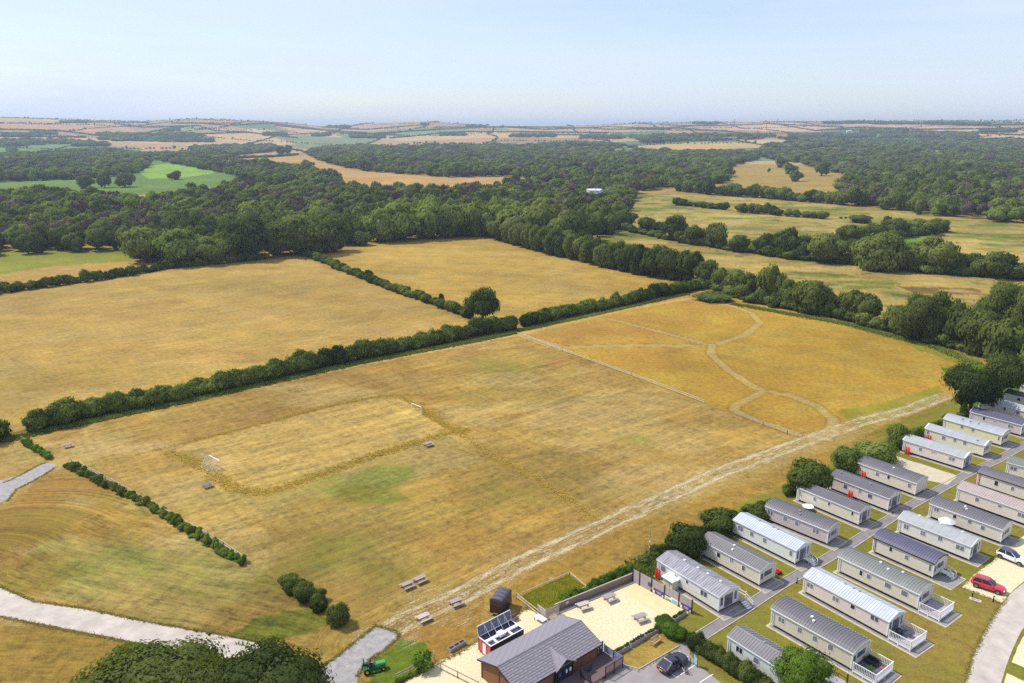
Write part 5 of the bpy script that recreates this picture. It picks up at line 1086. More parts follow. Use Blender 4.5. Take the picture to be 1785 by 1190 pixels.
rz = dirpx((1700, 1024), (1749, 1040)); car('bright red family car parked on the pale gravel bay', at(1722, 1026) + Vector((0, 0, .012)), rz, paint_('red_car_paint', (.50, .012, .03)), paint_('red_car_roof', (.42, .02, .05)), est=True)
rz = dirpx((1738, 974), (1777, 990)); car('white car with dark blue roof at the right edge of the gravel bay', at(1764, 977) + Vector((0, 0, .012)), rz, paint_('white_car_paint', (.78, .78, .84)), paint_('navy_roof_paint', (.03, .03, .09)), est=True)
rz = dirpx((1150, 1173), (1190, 1146)); car('matt black car with its driver door open in the car park', at(1172, 1161.5) + Vector((0, 0, .016)), rz, mat('matt_black_car_paint', (.028, .027, .045), .42, coat=.4), mat('matt_black_car_roof', (.035, .035, .06), .35), 4.55, 1.9, 1.45, coupe=True, door=True)

# ------------------------------------------------------------------ ride-on mower with its driver
mx_ = at(652, 1167.5); rz = dirpx((640, 1166), (664, 1160)); D = thing('ride_on_mower', 'green ride-on mower with black roll hoop on the lawn', 'mower', mx_, rz)
M_MG = mat('mower_green', (.02, .13, .025), .4); M_MGL = mat('mower_hood', (.05, .30, .08), .35)
MB().prism([(-.35, .55), (.35, .55), (.38, .8), (.28, .98), (-.28, .98), (-.38, .8)], .25, 1.45).build('hood', M_MGL, D, bevel=.08); MB().box(-1.3, -.35, .45, .3, .35, .6).build('chassis', M_MG, D, bevel=.03)
for s in (-1, 1):
    MB().prism([(-1.35, .6), (-1.25, .85), (-.65, .85), (-.5, .6)], s * .38 if s > 0 else s * .72, s * .72 if s > 0 else s * .38, 'y').build('mudguard', M_MG, D, bevel=.03)
    for x, r_, w_ in ((-.95, .42, .3), (1.05, .3, .22)):
        wh = MB().tube([(x, s * .42, r_), (x, s * (.42 + w_), r_)], r_, 16).build('wheel', M_TYRE, D); MB().tube([(x, s * (.43 + w_), r_), (x, s * (.45 + w_), r_)], r_ * .4, 10).build('rim', M_PLATE, wh)
MB().box(-.75, -.28, .6, -.2, .28, .78).build('seat', M_BLACK, D, bevel=.04); MB().box(-.85, -.26, .75, -.72, .26, 1.2).build('seat_back', M_BLACK, D, bevel=.03)
MB().tube([(-1.15, -.4, .6), (-1.2, -.42, 1.5), (-1.2, -.25, 1.85), (-1.2, .25, 1.85), (-1.2, .42, 1.5), (-1.15, .4, .6)], .04, 8).build('roll_hoop', M_BLACK, D)
MB().tube([(.25, 0, .9), (.05, 0, 1.15)], .03, 6).tube([(.05 + .19 * math.cos(a) * .5, .19 * math.sin(a), 1.15 + .19 * math.cos(a) * .8) for a in [i * math.pi / 6 for i in range(13)]], .018, 6).build('steering_wheel', M_BLACK, D)
MB().box(-.5, -.75, .1, .7, .75, .28).build('cutting_deck', M_MG, D, bevel=.05)
def figure(name, label, loc, rz, joints, edges, radii, m_cloth, m_skin, m_hair):
    D = bpy.data.objects.new(name, None); COL.objects.link(D); D.location = loc; D.rotation_euler = (0, 0, rz); tag(D, label, 'person')
    me = bpy.data.meshes.new('body'); me.from_pydata(joints, edges, []); me.materials.append(m_cloth); o = obj('body', me, D)
    sk = o.modifiers.new('skin', 'SKIN'); sk.use_smooth_shade = True
    for i, r_ in enumerate(radii): me.skin_vertices[0].data[i].radius = (r_, r_)
    me.skin_vertices[0].data[0].use_root = True
    sb = o.modifiers.new('sub', 'SUBSURF'); sb.levels = 1; sb.render_levels = 1
    return D
J = [(-.45, 0, .88), (-.47, 0, 1.12), (-.45, 0, 1.36), (-.42, 0, 1.44), (-.40, 0, 1.52), (-.38, 0, 1.66),
     (-.44, .2, 1.34), (-.28, .26, 1.12), (-.04, .14, 1.18), (-.44, -.2, 1.34), (-.28, -.26, 1.12), (-.04, -.14, 1.18),
     (-.42, .11, .86), (0, .16, .92), (.08, .17, .55), (.2, .17, .5), (-.42, -.11, .86), (0, -.16, .92), (.08, -.17, .55), (.2, -.17, .5)]
E_ = [(0, 1), (1, 2), (2, 3), (3, 4), (4, 5), (2, 6), (6, 7), (7, 8), (2, 9), (9, 10), (10, 11), (0, 12), (12, 13), (13, 14), (14, 15), (0, 16), (16, 17), (17, 18), (18, 19)]
RD = [.15, .145, .14, .06, .075, .09, .065, .05, .04, .065, .05, .04, .095, .075, .055, .05, .095, .075, .055, .05]
M_NAVY = mat('navy_overalls', (.02, .03, .09), .9); M_SKIN = mat('skin', (.45, .26, .18), .6); M_HAIR = mat('dark_hair', (.03, .02, .015), .8)
PD = figure('person', 'person in dark blue clothes seated on the green mower', mx_, rz, J, E_, RD, M_NAVY, M_SKIN, M_HAIR)
MB().lathe([(.001, -.12), (.06, -.10), (.085, -.03), (.09, .05), (.06, .11), (.001, .125)], (-.37, 0, 1.64), 12).build('head', M_SKIN, PD, smooth=True); MB().lathe([(.095, .02), (.1, .06), (.07, .125), (.001, .14)], (-.38, 0, 1.64), 12).build('hair', M_HAIR, PD, smooth=True)
for s in (-1, 1):
    hnd = MB().box(-.05, s * .14 - .035, 1.15, .03, s * .14 + .035, 1.19)
    for i in range(4): hnd.bar((.03, s * .14 - .03 + i * .02, 1.18), (.075, s * .14 - .03 + i * .02, 1.15), .017)
    hnd.bar((-.02, s * .11, 1.17), (.03, s * .085, 1.16), .018); hnd.build('hand', M_SKIN, PD)
    MB().box(.05, s * .17 - .05, .47, .32, s * .17 + .05, .56).build('boot', M_BLACK, PD, bevel=.03)

# ------------------------------------------------------------------ foliage prototypes
def ico():
    bm = bmesh.new(); bmesh.ops.create_icosphere(bm, subdivisions=2, radius=1); v = np.array([p.co[:] for p in bm.verts]); f = np.array([[q.index for q in p.verts] for p in bm.faces]); bm.free(); return v, f
IV, IF = ico()
def crown_mesh(name, seed, nlobe, nleaf, leaf, mats, kind='tree', core=True, H=1.0, flat=.75, zlo=.03, ragged=.12):
    """unit crown: radius 1, height 0..H; lobes of leaf faces round small dark solid lobes"""
    r = np.random.RandomState(seed); cs = []
    zc = (zlo + H) / 2; hz = (H - zlo) / 2
    for i in range(nlobe):
        ph = r.uniform(0, 2 * math.pi); ct = r.uniform(-.9, 1.0); st = math.sqrt(max(0, 1 - ct * ct)); k = r.uniform(.45, .72) if i > nlobe * .25 else r.uniform(0, .35)
        rad = r.uniform(.26, .42) if i > nlobe * .25 else r.uniform(.38, .5)
        prof = 1.0 if ct > -.2 else .85
        kz = k * 1.25 if ct < 0 else k * 1.05
        cs.append((k * st * math.cos(ph) * prof, k * st * math.sin(ph) * prof, zc + hz * kz * ct, rad))
    cs = np.array(cs); wgt = cs[:, 3] ** 2; wgt /= wgt.sum()
    idx = r.choice(nlobe, int(nleaf * 1.5), p=wgt); d = r.normal(size=(len(idx), 3)); d /= np.linalg.norm(d, axis=1)[:, None]
    rr = cs[idx, 3][:, None] * (1 + r.normal(0, ragged, (len(idx), 1)))
    P = cs[idx, :3] + d * rr * np.array([1, 1, hz * 1.0 if kind == 'tree' else hz * 1.1]) 
    keep = np.ones(len(P), bool)
    for c in cs:
        q = (P - c[:3]) / np.array([1, 1, hz]); keep &= ~(np.linalg.norm(q, axis=1) < c[3] * .80)
    keep &= P[:, 2] > zlo * .3
    P = P[keep][:nleaf]; d = d[keep][:nleaf]; n = len(P)
    cd = (P - np.array([0, 0, zc * .8])) / np.array([1, 1, hz * 1.3]); cd /= np.linalg.norm(cd, axis=1)[:, None] + 1e-6; nrm = d * .65 + cd * .75 + r.normal(0, .34, (n, 3)) + np.array([0, 0, .15]); nrm /= np.linalg.norm(nrm, axis=1)[:, None]
    t = np.cross(nrm, r.normal(size=(n, 3))); t /= np.linalg.norm(t, axis=1)[:, None]; b = np.cross(nrm, t)
    s = leaf * r.uniform(.6, 1.35, (n, 1)); t = t * s; b = b * s * r.uniform(.55, 1, (n, 1))
    # a bent leaf clump: 4 corners, two triangles folded along t
    fold = nrm * s * .25
    Vv = np.stack([P - t, P - b + fold, P + t, P + b + fold], 1).reshape(-1, 3)
    Ff = np.arange(n * 4).reshape(-1, 4)
    tri = np.concatenate([Ff[:, [0, 1, 2]], Ff[:, [0, 2, 3]]])
    mi = np.zeros(len(tri), int)
    if core:
        vs, fs = [Vv], [tri]; k = len(Vv)
        for j, c in enumerate(cs):
            v = IV * (c[3] * .80) * np.array([1, 1, hz]); v = v * (1 + .16 * (r.rand(len(v), 1) - .5)) + c[:3]; v[:, 2] = np.maximum(v[:, 2], .01)
            vs.append(v); fs.append(IF + k); k += len(v)
        Vv = np.concatenate(vs); tri = np.concatenate(fs)
    k = np.percentile(np.hypot(Vv[:n * 4, 0], Vv[:n * 4, 1]), 97); Vv[:, :2] /= k; z1 = np.percentile(Vv[:n * 4, 2], 99.3); Vv[:, 2] *= H / z1
    me = new_mesh(name, Vv, tri, mats, True)                     # leaves shade with the soft normal of their clump
    sn = d * .75 + cd * .55 + r.normal(0, .16, (n, 3)) + np.array([0, 0, .12]); sn /= np.linalg.norm(sn, axis=1)[:, None]; full = np.array([q.normal[:] for q in me.vertices]); full[:n * 4] = np.repeat(sn, 4, 0)
    me.normals_split_custom_set_from_vertices(full.tolist())
    return me
def trunk_mesh(name, seed, h, r0, spread, nl=5):
    r = random.Random(seed); mb = MB(); top = Vector((r.uniform(-.3, .3), r.uniform(-.3, .3), h * .5)); mb.tube([(0, 0, -.1), (top.x * .5, top.y * .5, h * .25), top, (top.x * 1.2, top.y, h * .8)], [r0 * 1.25, r0, r0 * .75, r0 * .2], 8)
    for i in range(nl):
        a = 2 * math.pi * i / nl + r.uniform(-.4, .4); z = h * r.uniform(.22, .5); e = Vector((math.cos(a) * spread, math.sin(a) * spread, z + h * r.uniform(.12, .35))); s_ = Vector((top.x * .6, top.y * .6, z))
        mb.tube([s_, s_.lerp(e, .5) + Vector((0, 0, .3)), e], [r0 * .5, r0 * .3, r0 * .1], 6)
    return mb.mesh(name, M_BARK, True)
NEAR = [crown_mesh('crown', 100 + i, 46, 20000, .028, M_LEAF, ragged=.15) for i in range(3)]
MID = [crown_mesh('crown', 200 + i, 26, 4200, .062, M_LEAF, ragged=.15) for i in range(6)]
MIDP = [crown_mesh('crown', 230 + i, 26, 4200, .062, M_LEAF2, ragged=.15) for i in range(2)]
FAR = [crown_mesh('crown', 300 + i, 12, 650, .10, M_LEAF, ragged=.14) for i in range(4)]
FARP = [crown_mesh('crown', 320 + i, 12, 650, .10, M_LEAF2, ragged=.14) for i in range(2)]
FARD = [crown_mesh('crown', 340, 12, 500, .10, M_DEAD, core=True, ragged=.2)]
BUSH = [crown_mesh('bush', 400 + i, 20, 2200, .085, M_BUSH, 'bush', H=1.0, zlo=.0, ragged=.22) for i in range(4)]
BUSHN = [crown_mesh('bush', 420 + i, 30, 8000, .050, M_BUSH, 'bush', H=1.0, zlo=.0, ragged=.20) for i in range(2)]
BUSHB = [crown_mesh('bush', 440 + i, 18, 2600, .08, M_BRIGHT, 'bush', H=1.0, zlo=.0, ragged=.28) for i in range(2)]
OPEN = [crown_mesh('crown', 500 + i, 26, 15000, .034, M_LEAF, ragged=.22, zlo=.22) for i in range(2)]
TRK_ = [trunk_mesh('trunk', i, 10, .32, 2.6) for i in range(3)]
def put_crown(parent, meshes, r_, h_, z=0, k=None, name='crown', rx=None):
    o = obj(name, meshes[(R.randrange(len(meshes)) if k is None else k)], parent, (0, 0, z), R.uniform(0, 6.28)); o.scale = (r_ * (rx or R.uniform(.93, 1.07)), r_, h_); return o
def tree(label, p, h_, r_, meshes, group=None, name='oak_tree', cat='tree', k=None, ztr=None):
    D = thing(name, label, cat, p, R.uniform(0, 6.28), group); put_crown(D, meshes, r_, h_, 0, k)
    t = obj('trunk', TRK_[R.randrange(3)], D); t.scale = (r_ / 5, r_ / 5, h_ / 10 * .98); return D
def tree_px(label, u, vb, vt, wpx, meshes, **k):
    p = at(u, vb); s = pxm(p); h_ = 5.0; vt = vt + .34 * (wpx / 2) * CH / max(CH, math.hypot(p.x, p.y, CH))
    for _ in range(12):
        uu, vv, dd = proj(p.x, p.y, p.z + h_); h_ *= max(.5, min(2, (vb - vt) / max(1e-3, vb - float(vv))))
    return tree(label, p, h_, wpx / 2 / s, meshes, **k)
ORD = ['first', 'second', 'third', 'fourth', 'fifth', 'sixth', 'seventh', 'eighth', 'ninth', 'tenth', 'eleventh', 'twelfth', 'thirteenth', 'fourteenth', 'fifteenth', 'sixteenth', 'seventeenth', 'eighteenth', 'nineteenth', 'twentieth', 'twenty-first', 'twenty-second', 'twenty-third', 'twenty-fourth', 'twenty-fifth', 'twenty-sixth']
# big oaks in the lower left corner
BIG = [crown_mesh('crown', 150 + i, 64, 46000, .024, M_LEAF, ragged=.15) for i in range(2)]
tree_px('dark oak filling the bottom edge left of centre, the left of two', 265, 1275, 1133, 275, BIG, k=0, name='oak_tree')
tree_px('dense round oak at the bottom edge, the right of two by the road', 478, 1290, 1126, 225, BIG, k=1)
tree_px('low part-hidden oak between the two bottom edge oaks', 375, 1290, 1152, 160, BIG, k=0)
# twin tall trees beside the caravans
tree_px('tall dark tree standing at the top of the left caravan row, left of two', 1690, 722, 634, 92, OPEN, k=1); tree_px('tall dark tree at the top of the left caravan row, right of two', 1738, 700, 618, 76, OPEN, k=0)
tree_px('slim bright green conifer beside the dark-roofed caravan', 1679, 727, 698, 13, BUSHB, name='conifer_tree'); tree_px('rounded light green tree behind the twin tall trees', 1712, 688, 640, 60, MIDP)
tree_px('willow-like feathery bright tree over the short white caravan', 1396, 1212, 1128, 100, [crown_mesh('crown', 77, 36, 16000, .030, M_BRIGHT, ragged=.24)], name='willow_tree')
tree_px('lone round oak where the two field hedges meet', 841, 559, 500, 58, MID, k=3); tree_px('tiny dead-topped hedgerow tree left of the lone oak', 769, 528, 511, 11, MID)
tree_px('pale green round bush under the wood edge', 629, 427, 402, 38, MIDP, name='willow_bush')
# trees of the belt beyond the wild meadow
B2 = [(1232, 498, 452, 46), (1256, 506, 466, 40), (1283, 512, 468, 44), (1306, 518, 474, 40), (1346, 530, 461, 56), (1374, 536, 486, 46), (1412, 545, 487, 70), (1446, 548, 508, 36), (1484, 556, 505, 56), (1508, 562, 512, 60), (1560, 578, 530, 56), (1605, 592, 512, 96), (1640, 596, 510, 70), (1672, 604, 535, 70), (1706, 616, 540, 84), (1745, 588, 490, 100), (1792, 598, 498, 100), (1748, 632, 556, 90)]
D2 = ['pointed dark tree at the corner where the long hedges meet', 'low dark tree second from the hedge corner', 'third dark tree in from the hedge corner', 'bushy tree fourth from the hedge corner', 'tall dark oak rising above the meadow belt', 'light green tree right of the tall dark oak', 'broad dark oak in the middle of the meadow belt', 'thin pale tree right of the broad dark oak', 'sparse grey-green tree in the meadow belt', 'dark tree with bare twigs in the meadow belt', 'low dark tree left of the very broad one', 'very broad bright-lit oak above the wild meadow', 'round oak joined to the very broad one', 'gap-side dark tree right of the very broad oak', 'dark tree at the foot of the huge crown', 'tall oak crown near the right edge above the meadow', 'dark tall oak cut by the right edge', 'lower round oak in front of the tall right-edge crowns']
for (u, vb, vt, w_), lab in zip(B2, D2): tree_px(lab, u, vb, vt, w_ * .95, MIDP if 'light green' in lab or 'pale' in lab else (NEAR if w_ > 90 else MID), group='trees of the belt beyond the wild meadow')
for (u, v) in ((1700, 566), (1800, 625), (1850, 600)): tree_px('one of the dark trees massed behind the huge crown at the right', u, v + 40, v - 30, 70, MID, group='trees massed at the right edge')
# belt across the marsh
B3 = [(1090, 398, 368, 40), (1125, 406, 378, 34), (1150, 410, 386, 26), (1175, 418, 374, 45), (1214, 426, 392, 40), (1250, 432, 388, 40), (1290, 438, 408, 42), (1330, 442, 405, 45), (1370, 448, 397, 50), (1396, 450, 410, 50), (1442, 456, 404, 76), (1498, 452, 412, 50), (1533, 471, 405, 84), (1592, 470, 420, 72), (1624, 474, 412, 78), (1660, 476, 440, 50), (1692, 477, 440, 48), (1735, 484, 437, 60), (1776, 486, 456, 50), (1815, 490, 450, 60),
      (1482, 428, 392, 52), (1520, 416, 388, 50), (1560, 412, 379, 52), (1600, 408, 381, 58), (1634, 404, 380, 34), (1501, 388, 374, 38), (1546, 389, 376, 14), (1466, 381, 377, 7), (1474, 381, 377, 6)]
for i, (u, vb, vt, w_) in enumerate(B3):
    lab = (ORD[i] + ' rounded tree from the left in the belt across the marshy field') if i < 20 else ('wider shrubby tree number-' + ORD[i - 20] + ' along the upper arm of the marsh belt').replace('number-', '')
    if i == 12: lab = 'big isolated-looking dark oak standing in front of the marsh belt'
    if i == 10: lab = 'broad oak left of the big dark oak in the marsh belt'
    if i == 17: lab = 'round oak near the right end of the marsh belt'
    if i == 25: lab = 'single dark thicket on its own in the marsh field'
    tree_px(lab, u, vb, vt, w_ * 1.02, MIDP if i in (6, 8, 7) else MID, group='trees of the belt across the marsh')
# belt along the east side of the middle field
ln = [(855, 414), (900, 427), (960, 443), (1020, 457), (1080, 470), (1130, 481), (1180, 489), (1218, 493)]
for i, (x, y, a) in enumerate(walk(ln, 8.5, .15)):
    tree(ORD[i] + ' front-row oak from the wood along the east side of the middle field', (x, y, 0), R.uniform(10.5, 13.5), R.uniform(4.6, 6.0), MID, 'oak line beside the middle field')
    if i % 1 == 0:
        o = R.uniform(6, 9); tree(ORD[i] + ' back-row oak from the wood along the east side of the middle field', (x + o * .6, y + o, 0), R.uniform(10, 13), R.uniform(4.4, 5.8), MIDP if R.random() < .12 else MID, 'oak line beside the middle field')
# big trees standing forward of the wood
for (u, vb, vt, w_, m_, lab) in ((255, 455, 396, 78, MID, 'dark oak standing forward at the left corner of the wood'), (322, 460, 398, 92, MIDP, 'rounded grey-green tree standing forward of the wood'), (372, 460, 412, 62, MID, 'dark tree right of the rounded grey-green one'), (430, 452, 378, 84, MID, 'tall dark oak behind the corner of the far hedge'), (478, 446, 386, 70, MID, 'dark oak between two taller ones at the wood front'), (530, 442, 372, 110, MID, 'largest dark oak at the wood front above the field corner'), (578, 438, 380, 60, MID, 'dark oak right of the largest one'), (596, 424, 372, 60, MID, 'oak filling the wood front beside the pale bush'), (665, 420, 362, 74, MIDP, 'light-topped tree in the wood front'), (700, 418, 352, 84, MIDP, 'bright-topped tree in the middle of the wood front'), (745, 414, 350, 90, MIDP, 'pale green topped tree right of the bright one'), (790, 412, 356, 76, MID, 'dark tree in the wood front near the field apex'), (828, 410, 352, 72, MID, 'dark tree just left of the field apex'), (860, 410, 356, 72, MIDP, 'light green tree at the field apex'), (900, 420, 362, 84, MID, 'dark tree just right of the field apex'), (945, 420, 356, 80, MID, 'dark tree behind the head of the oak line'), (990, 428, 364, 80, MID, 'tall dark tree inside the head of the oak line'), (1040, 400, 352, 60, MID, 'dark rounded tree at the gap before the marsh'), (1062, 372, 340, 44, MIDP, 'silvery willow beside the white farm roofs')):
    tree_px(lab, u, vb, vt, w_, m_, group='trees standing at the front of the wood')
# field trees far off
for (u, vb, vt, w_, lab) in ((150, 328, 305, 34, 'dark round tree at the left end of the green field'), (183, 327, 297, 25, 'darker taller tree second in the green field'), (218, 326, 300, 40, 'spreading oak at the edge of the green field'), (305, 313, 297, 26, 'pale small oak alone on the green field'), (1361, 292, 272, 24, 'upper small oak in the far clearing'), (1377, 303, 283, 28, 'middle small oak in the far clearing'), (1387, 316, 296, 27, 'lower small oak in the far clearing'), (1432, 306, 282, 28, 'oak at the right edge of the far clearing'), (1340, 300, 293, 7, 'tiny round bush in the far clearing'), (490, 270, 253, 18, 'left of two small oaks on the far tan field'), (503, 268, 252, 14, 'right of two small oaks on the far tan field'), (535, 294, 278, 30, 'arching dark oak in front of the tan field')):
    tree_px(lab, u, vb, vt, w_, FAR, group='single trees out in the far fields')

# ------------------------------------------------------------------ hedges: each is a thing, its bushes are parts
def hedge(label, pts, hm, wm, step, meshes=BUSH, jit=.25, name='hedge', cat='hedge', gaps=(), vary=.3, group=None, dbl=False, skip=0):
    W = walk(pts, step, .2); x0, y0, _ = W[0]; D = thing(name, label, cat, (x0, y0, 0), 0, group)
    for i, (x, y, a) in enumerate(W):
        if i and R.random() < skip: continue
        for q in range(2 if dbl else 1):
            s = R.uniform(1 - vary, 1 + vary) * (R.uniform(.9, 1.35) if R.random() < .2 else 1); off = R.uniform(-jit, jit) * wm
            o = obj('bush', meshes[R.randrange(len(meshes))], D, (x - x0 - math.sin(a) * off, y - y0 + math.cos(a) * off, 0), R.uniform(0, 6.28)); o.scale = (wm * .5 * R.uniform(.9, 1.2), wm * .5 * R.uniform(.9, 1.2), hm * s)
    return D
hedge('long thick hedge between the ploughed-looking left field and the football field', [(60, 748), (110, 735), (165, 722), (300, 698), (450, 665), (560, 637), (700, 611), (830, 583), (893, 573)], 3.5, 4.6, 1.7, vary=.3, dbl=True)
hedge('end piece of the long hedge cut by the left edge', [(-90, 790), (-40, 775), (5, 762)], 4.3, 5.5, 1.9)
hedge('dark hedge running from the gap by the lone oak to the belt corner', [(915, 567), (960, 556), (1040, 540), (1120, 522), (1200, 506), (1245, 498)], 3.3, 4.4, 1.7, vary=.3, dbl=True)
hedge('narrow hedge between the left field and the middle field', [(528, 441), (560, 455), (600, 473), (650, 492), (700, 511), (760, 532), (822, 555)], 2.9, 4.0, 2.2)
hedge('far hedge along the top of the left field', [(-80, 532), (0, 511), (80, 500), (150, 491), (230, 479), (300, 467), (400, 458), (470, 450)], 3.4, 4.2, 2.2, vary=.35)
hedge('straggly young hedge beside the pale rail at lower left', [(120, 812), (170, 838), (212, 858), (250, 878), (300, 908), (350, 938), (400, 968), (428, 984)], .8, 1.15, .30, vary=.8, meshes=BUSHB + BUSH, skip=.1, jit=.6)
hedge('two-bush remnant of hedge at the far left', [(46, 775), (64, 786), (88, 800)], 1.4, 1.6, 1.2, vary=.4, meshes=BUSHB)
hedge('short clump of green shrubs in the open grass below the centre left', [(506, 1022), (525, 1035), (545, 1052), (562, 1058)], 1.9, 2.6, 1.4, vary=.2, meshes=BUSHN)
hedge('row of low scrub across the marsh field', [(1180, 357), (1215, 360), (1250, 364), (1268, 366)], 5, 9, 6); hedge('second row of low scrub across the marsh field', [(1288, 369), (1330, 373), (1375, 377), (1435, 381)], 6, 9, 6)
hedge('tree-high hedge below the far clearing', [(1185, 333), (1250, 340), (1320, 344), (1387, 350), (1440, 354), (1475, 357)], 9.5, 13, 8)
hedge('clipped dark green hedge between the car park and the short white caravan', [(1208, 1128), (1225, 1138), (1250, 1153), (1280, 1172), (1310, 1192), (1340, 1212)], 1.9, 2.1, .75, vary=.06, meshes=BUSHN, jit=.05)
hedge('ragged hedge behind the left caravan row, lower stretch', [(1120, 978), (1150, 965), (1180, 950), (1230, 925), (1290, 897), (1340, 878)], .9, 1.9, .9, vary=.6, meshes=BUSHB + BUSH, skip=.3)
hedge('ragged hedge behind the left caravan row, upper stretch', [(1370, 862), (1420, 842), (1470, 818), (1530, 790), (1580, 770), (1640, 742), (1680, 728)], 1.3, 2.2, 1.2, vary=.5, meshes=BUSHB + BUSH, skip=.3)
hedge('overgrown green strip behind the low timber wall', [(985, 1047), (1020, 1032), (1060, 1014), (1100, 996)], 1.0, 1.6, .7, vary=.4, meshes=BUSHB)
hedge('low weedy strip at the edge of the gravel below the mower lawn', [(690, 1192), (720, 1177), (748, 1163)], .45, .7, .5, vary=.4, meshes=BUSHB)
hedge('bushy undergrowth under the tree belt beyond the wild meadow', [(1238, 500), (1290, 522), (1345, 533), (1400, 544), (1450, 551), (1500, 564), (1550, 578), (1610, 594), (1680, 610)], 3.6, 5.5, 2.4, vary=.4)
hedge('bushy undergrowth under the belt across the marsh', [(1185, 422), (1280, 436), (1330, 443), (1387, 452), (1470, 458), (1500, 463)], 4.2, 8, 4, vary=.4)
hedge('bushy undergrowth right of the big dark oak in the marsh belt', [(1570, 470), (1622, 476), (1700, 480), (1756, 484), (1800, 488)], 4.2, 8, 4, vary=.4)
hedge('low undergrowth along the upper arm of the marsh belt', [(1440, 430), (1500, 422), (1560, 414), (1610, 409), (1640, 402)], 4, 9, 5, vary=.4)
hedge('undergrowth along the marsh edge between the first belt trees', [(1085, 400), (1125, 408), (1180, 420)], 3.5, 7, 4, vary=.4)
hedge('glossy oval bush between the gravel yard and the footpath', [(1156, 1092), (1164, 1098), (1174, 1107), (1183, 1113)], 1.55, 2.6, .7, vary=.08, meshes=[crown_mesh('bush', 460, 30, 7000, .05, M_BRIGHT, 'bush', zlo=0, ragged=.16)], jit=.05, cat='bush', name='shrub')
# single shrubs
for (u, vb, vt, w_, m_, lab) in ((1191, 968, 915, 70, BUSHN, 'round dark green bush at the end of the second caravan'), (1250, 925, 888, 62, BUSHN, 'broad bush between the second and third caravans'), (1322, 905, 880, 40, BUSH, 'low bush by the back of the pale-roofed caravan'), (1405, 862, 802, 74, BUSHN, 'large dark bush behind the cream caravans in the left row'), (1480, 818, 776, 62, BUSHN, 'broad bush above the pale pink caravan'), (1525, 805, 765, 74, BUSHN, 'long bush at the corner of the empty plot'), (1568, 778, 738, 48, BUSHN, 'round dark bush above the empty plot'),
    (738, 1165, 1132, 40, BUSHB, 'bright leafy bush at the corner of the gravel and lawn'), (591, 1087, 1047, 42, BUSHN, 'taller round shrub at the right end of the short clump'), (70, 748, 712, 40, BUSHN, 'round bush starting the long hedge'), (115, 738, 696, 60, BUSHN, 'bulky bush near the start of the long hedge'), (525, 645, 610, 54, BUSHN, 'bright round bush rising above the long hedge'), (1284, 1105, 1092, 12, BUSHB, 'small shrub at the back of the short white caravan'),
    (1245, 522, 509, 70, BUSH, 'low grey-green bramble mound at the meadow corner')):
    p = at(u, vb); s = pxm(p); h_ = 3.; vt = vt + .3 * (w_ / 2) * CH / math.hypot(p.x, p.y, CH)
    for _ in range(10): h_ *= max(.5, min(2, (vb - vt) / max(1e-3, vb - float(proj(p.x, p.y, h_)[1]))))
    D = thing('shrub', lab, 'bush', p); put_crown(D, m_, w_ / 2 / s, h_, 0, name='foliage'); MB().tube([(0, 0, 0), (0, 0, h_ * .6)], [.1, .04], 6).build('stem', M_BARK, D)
# potted palm, flowers of the planters
D = thing('potted_palm', 'spiky green potted palm on the dark deck', 'plant', PALMPOS); pm_ = MB()
for i in range(26):
    a = i * 2.4; e = R.uniform(.2, 1.2); d = Vector((math.cos(a) * math.cos(e), math.sin(a) * math.cos(e), math.sin(e))); m_ = Vector((0, 0, .5)) + d * .45; e_ = m_ + d * .3 - Vector((0, 0, .15)); sd_ = Vector((-math.sin(a), math.cos(a), 0)) * .05
    pm_.add([(0, 0, .5), m_ - sd_, e_, m_ + sd_], [(0, 1, 2, 3)])
pm_.build('fronds', M_BRIGHT, D); MB().lathe([(.001, 0), (.16, 0), (.22, .42), (.18, .42), (.001, .38)]).build('pot', M_BROWN, D)
for Dp, l, wd, hh, empty in PLANTERS:
    if empty: continue
    for i in range(6):
        x = -l + 2 * l * (i + .5) / 6; q = Dp.matrix_basis @ Vector((x, 0, hh - .05)); F_ = thing('planter_flower', 'one of the small leafy plants growing in the long planters', 'plant', q, 0, 'plants in the long planters')
        o = put_crown(F_, BUSHB, R.uniform(.14, .24), R.uniform(.2, .5), 0, name='foliage'); MB().tube([(0, 0, 0), (0, 0, .15)], .02, 5).build('stem', M_BARK, F_)

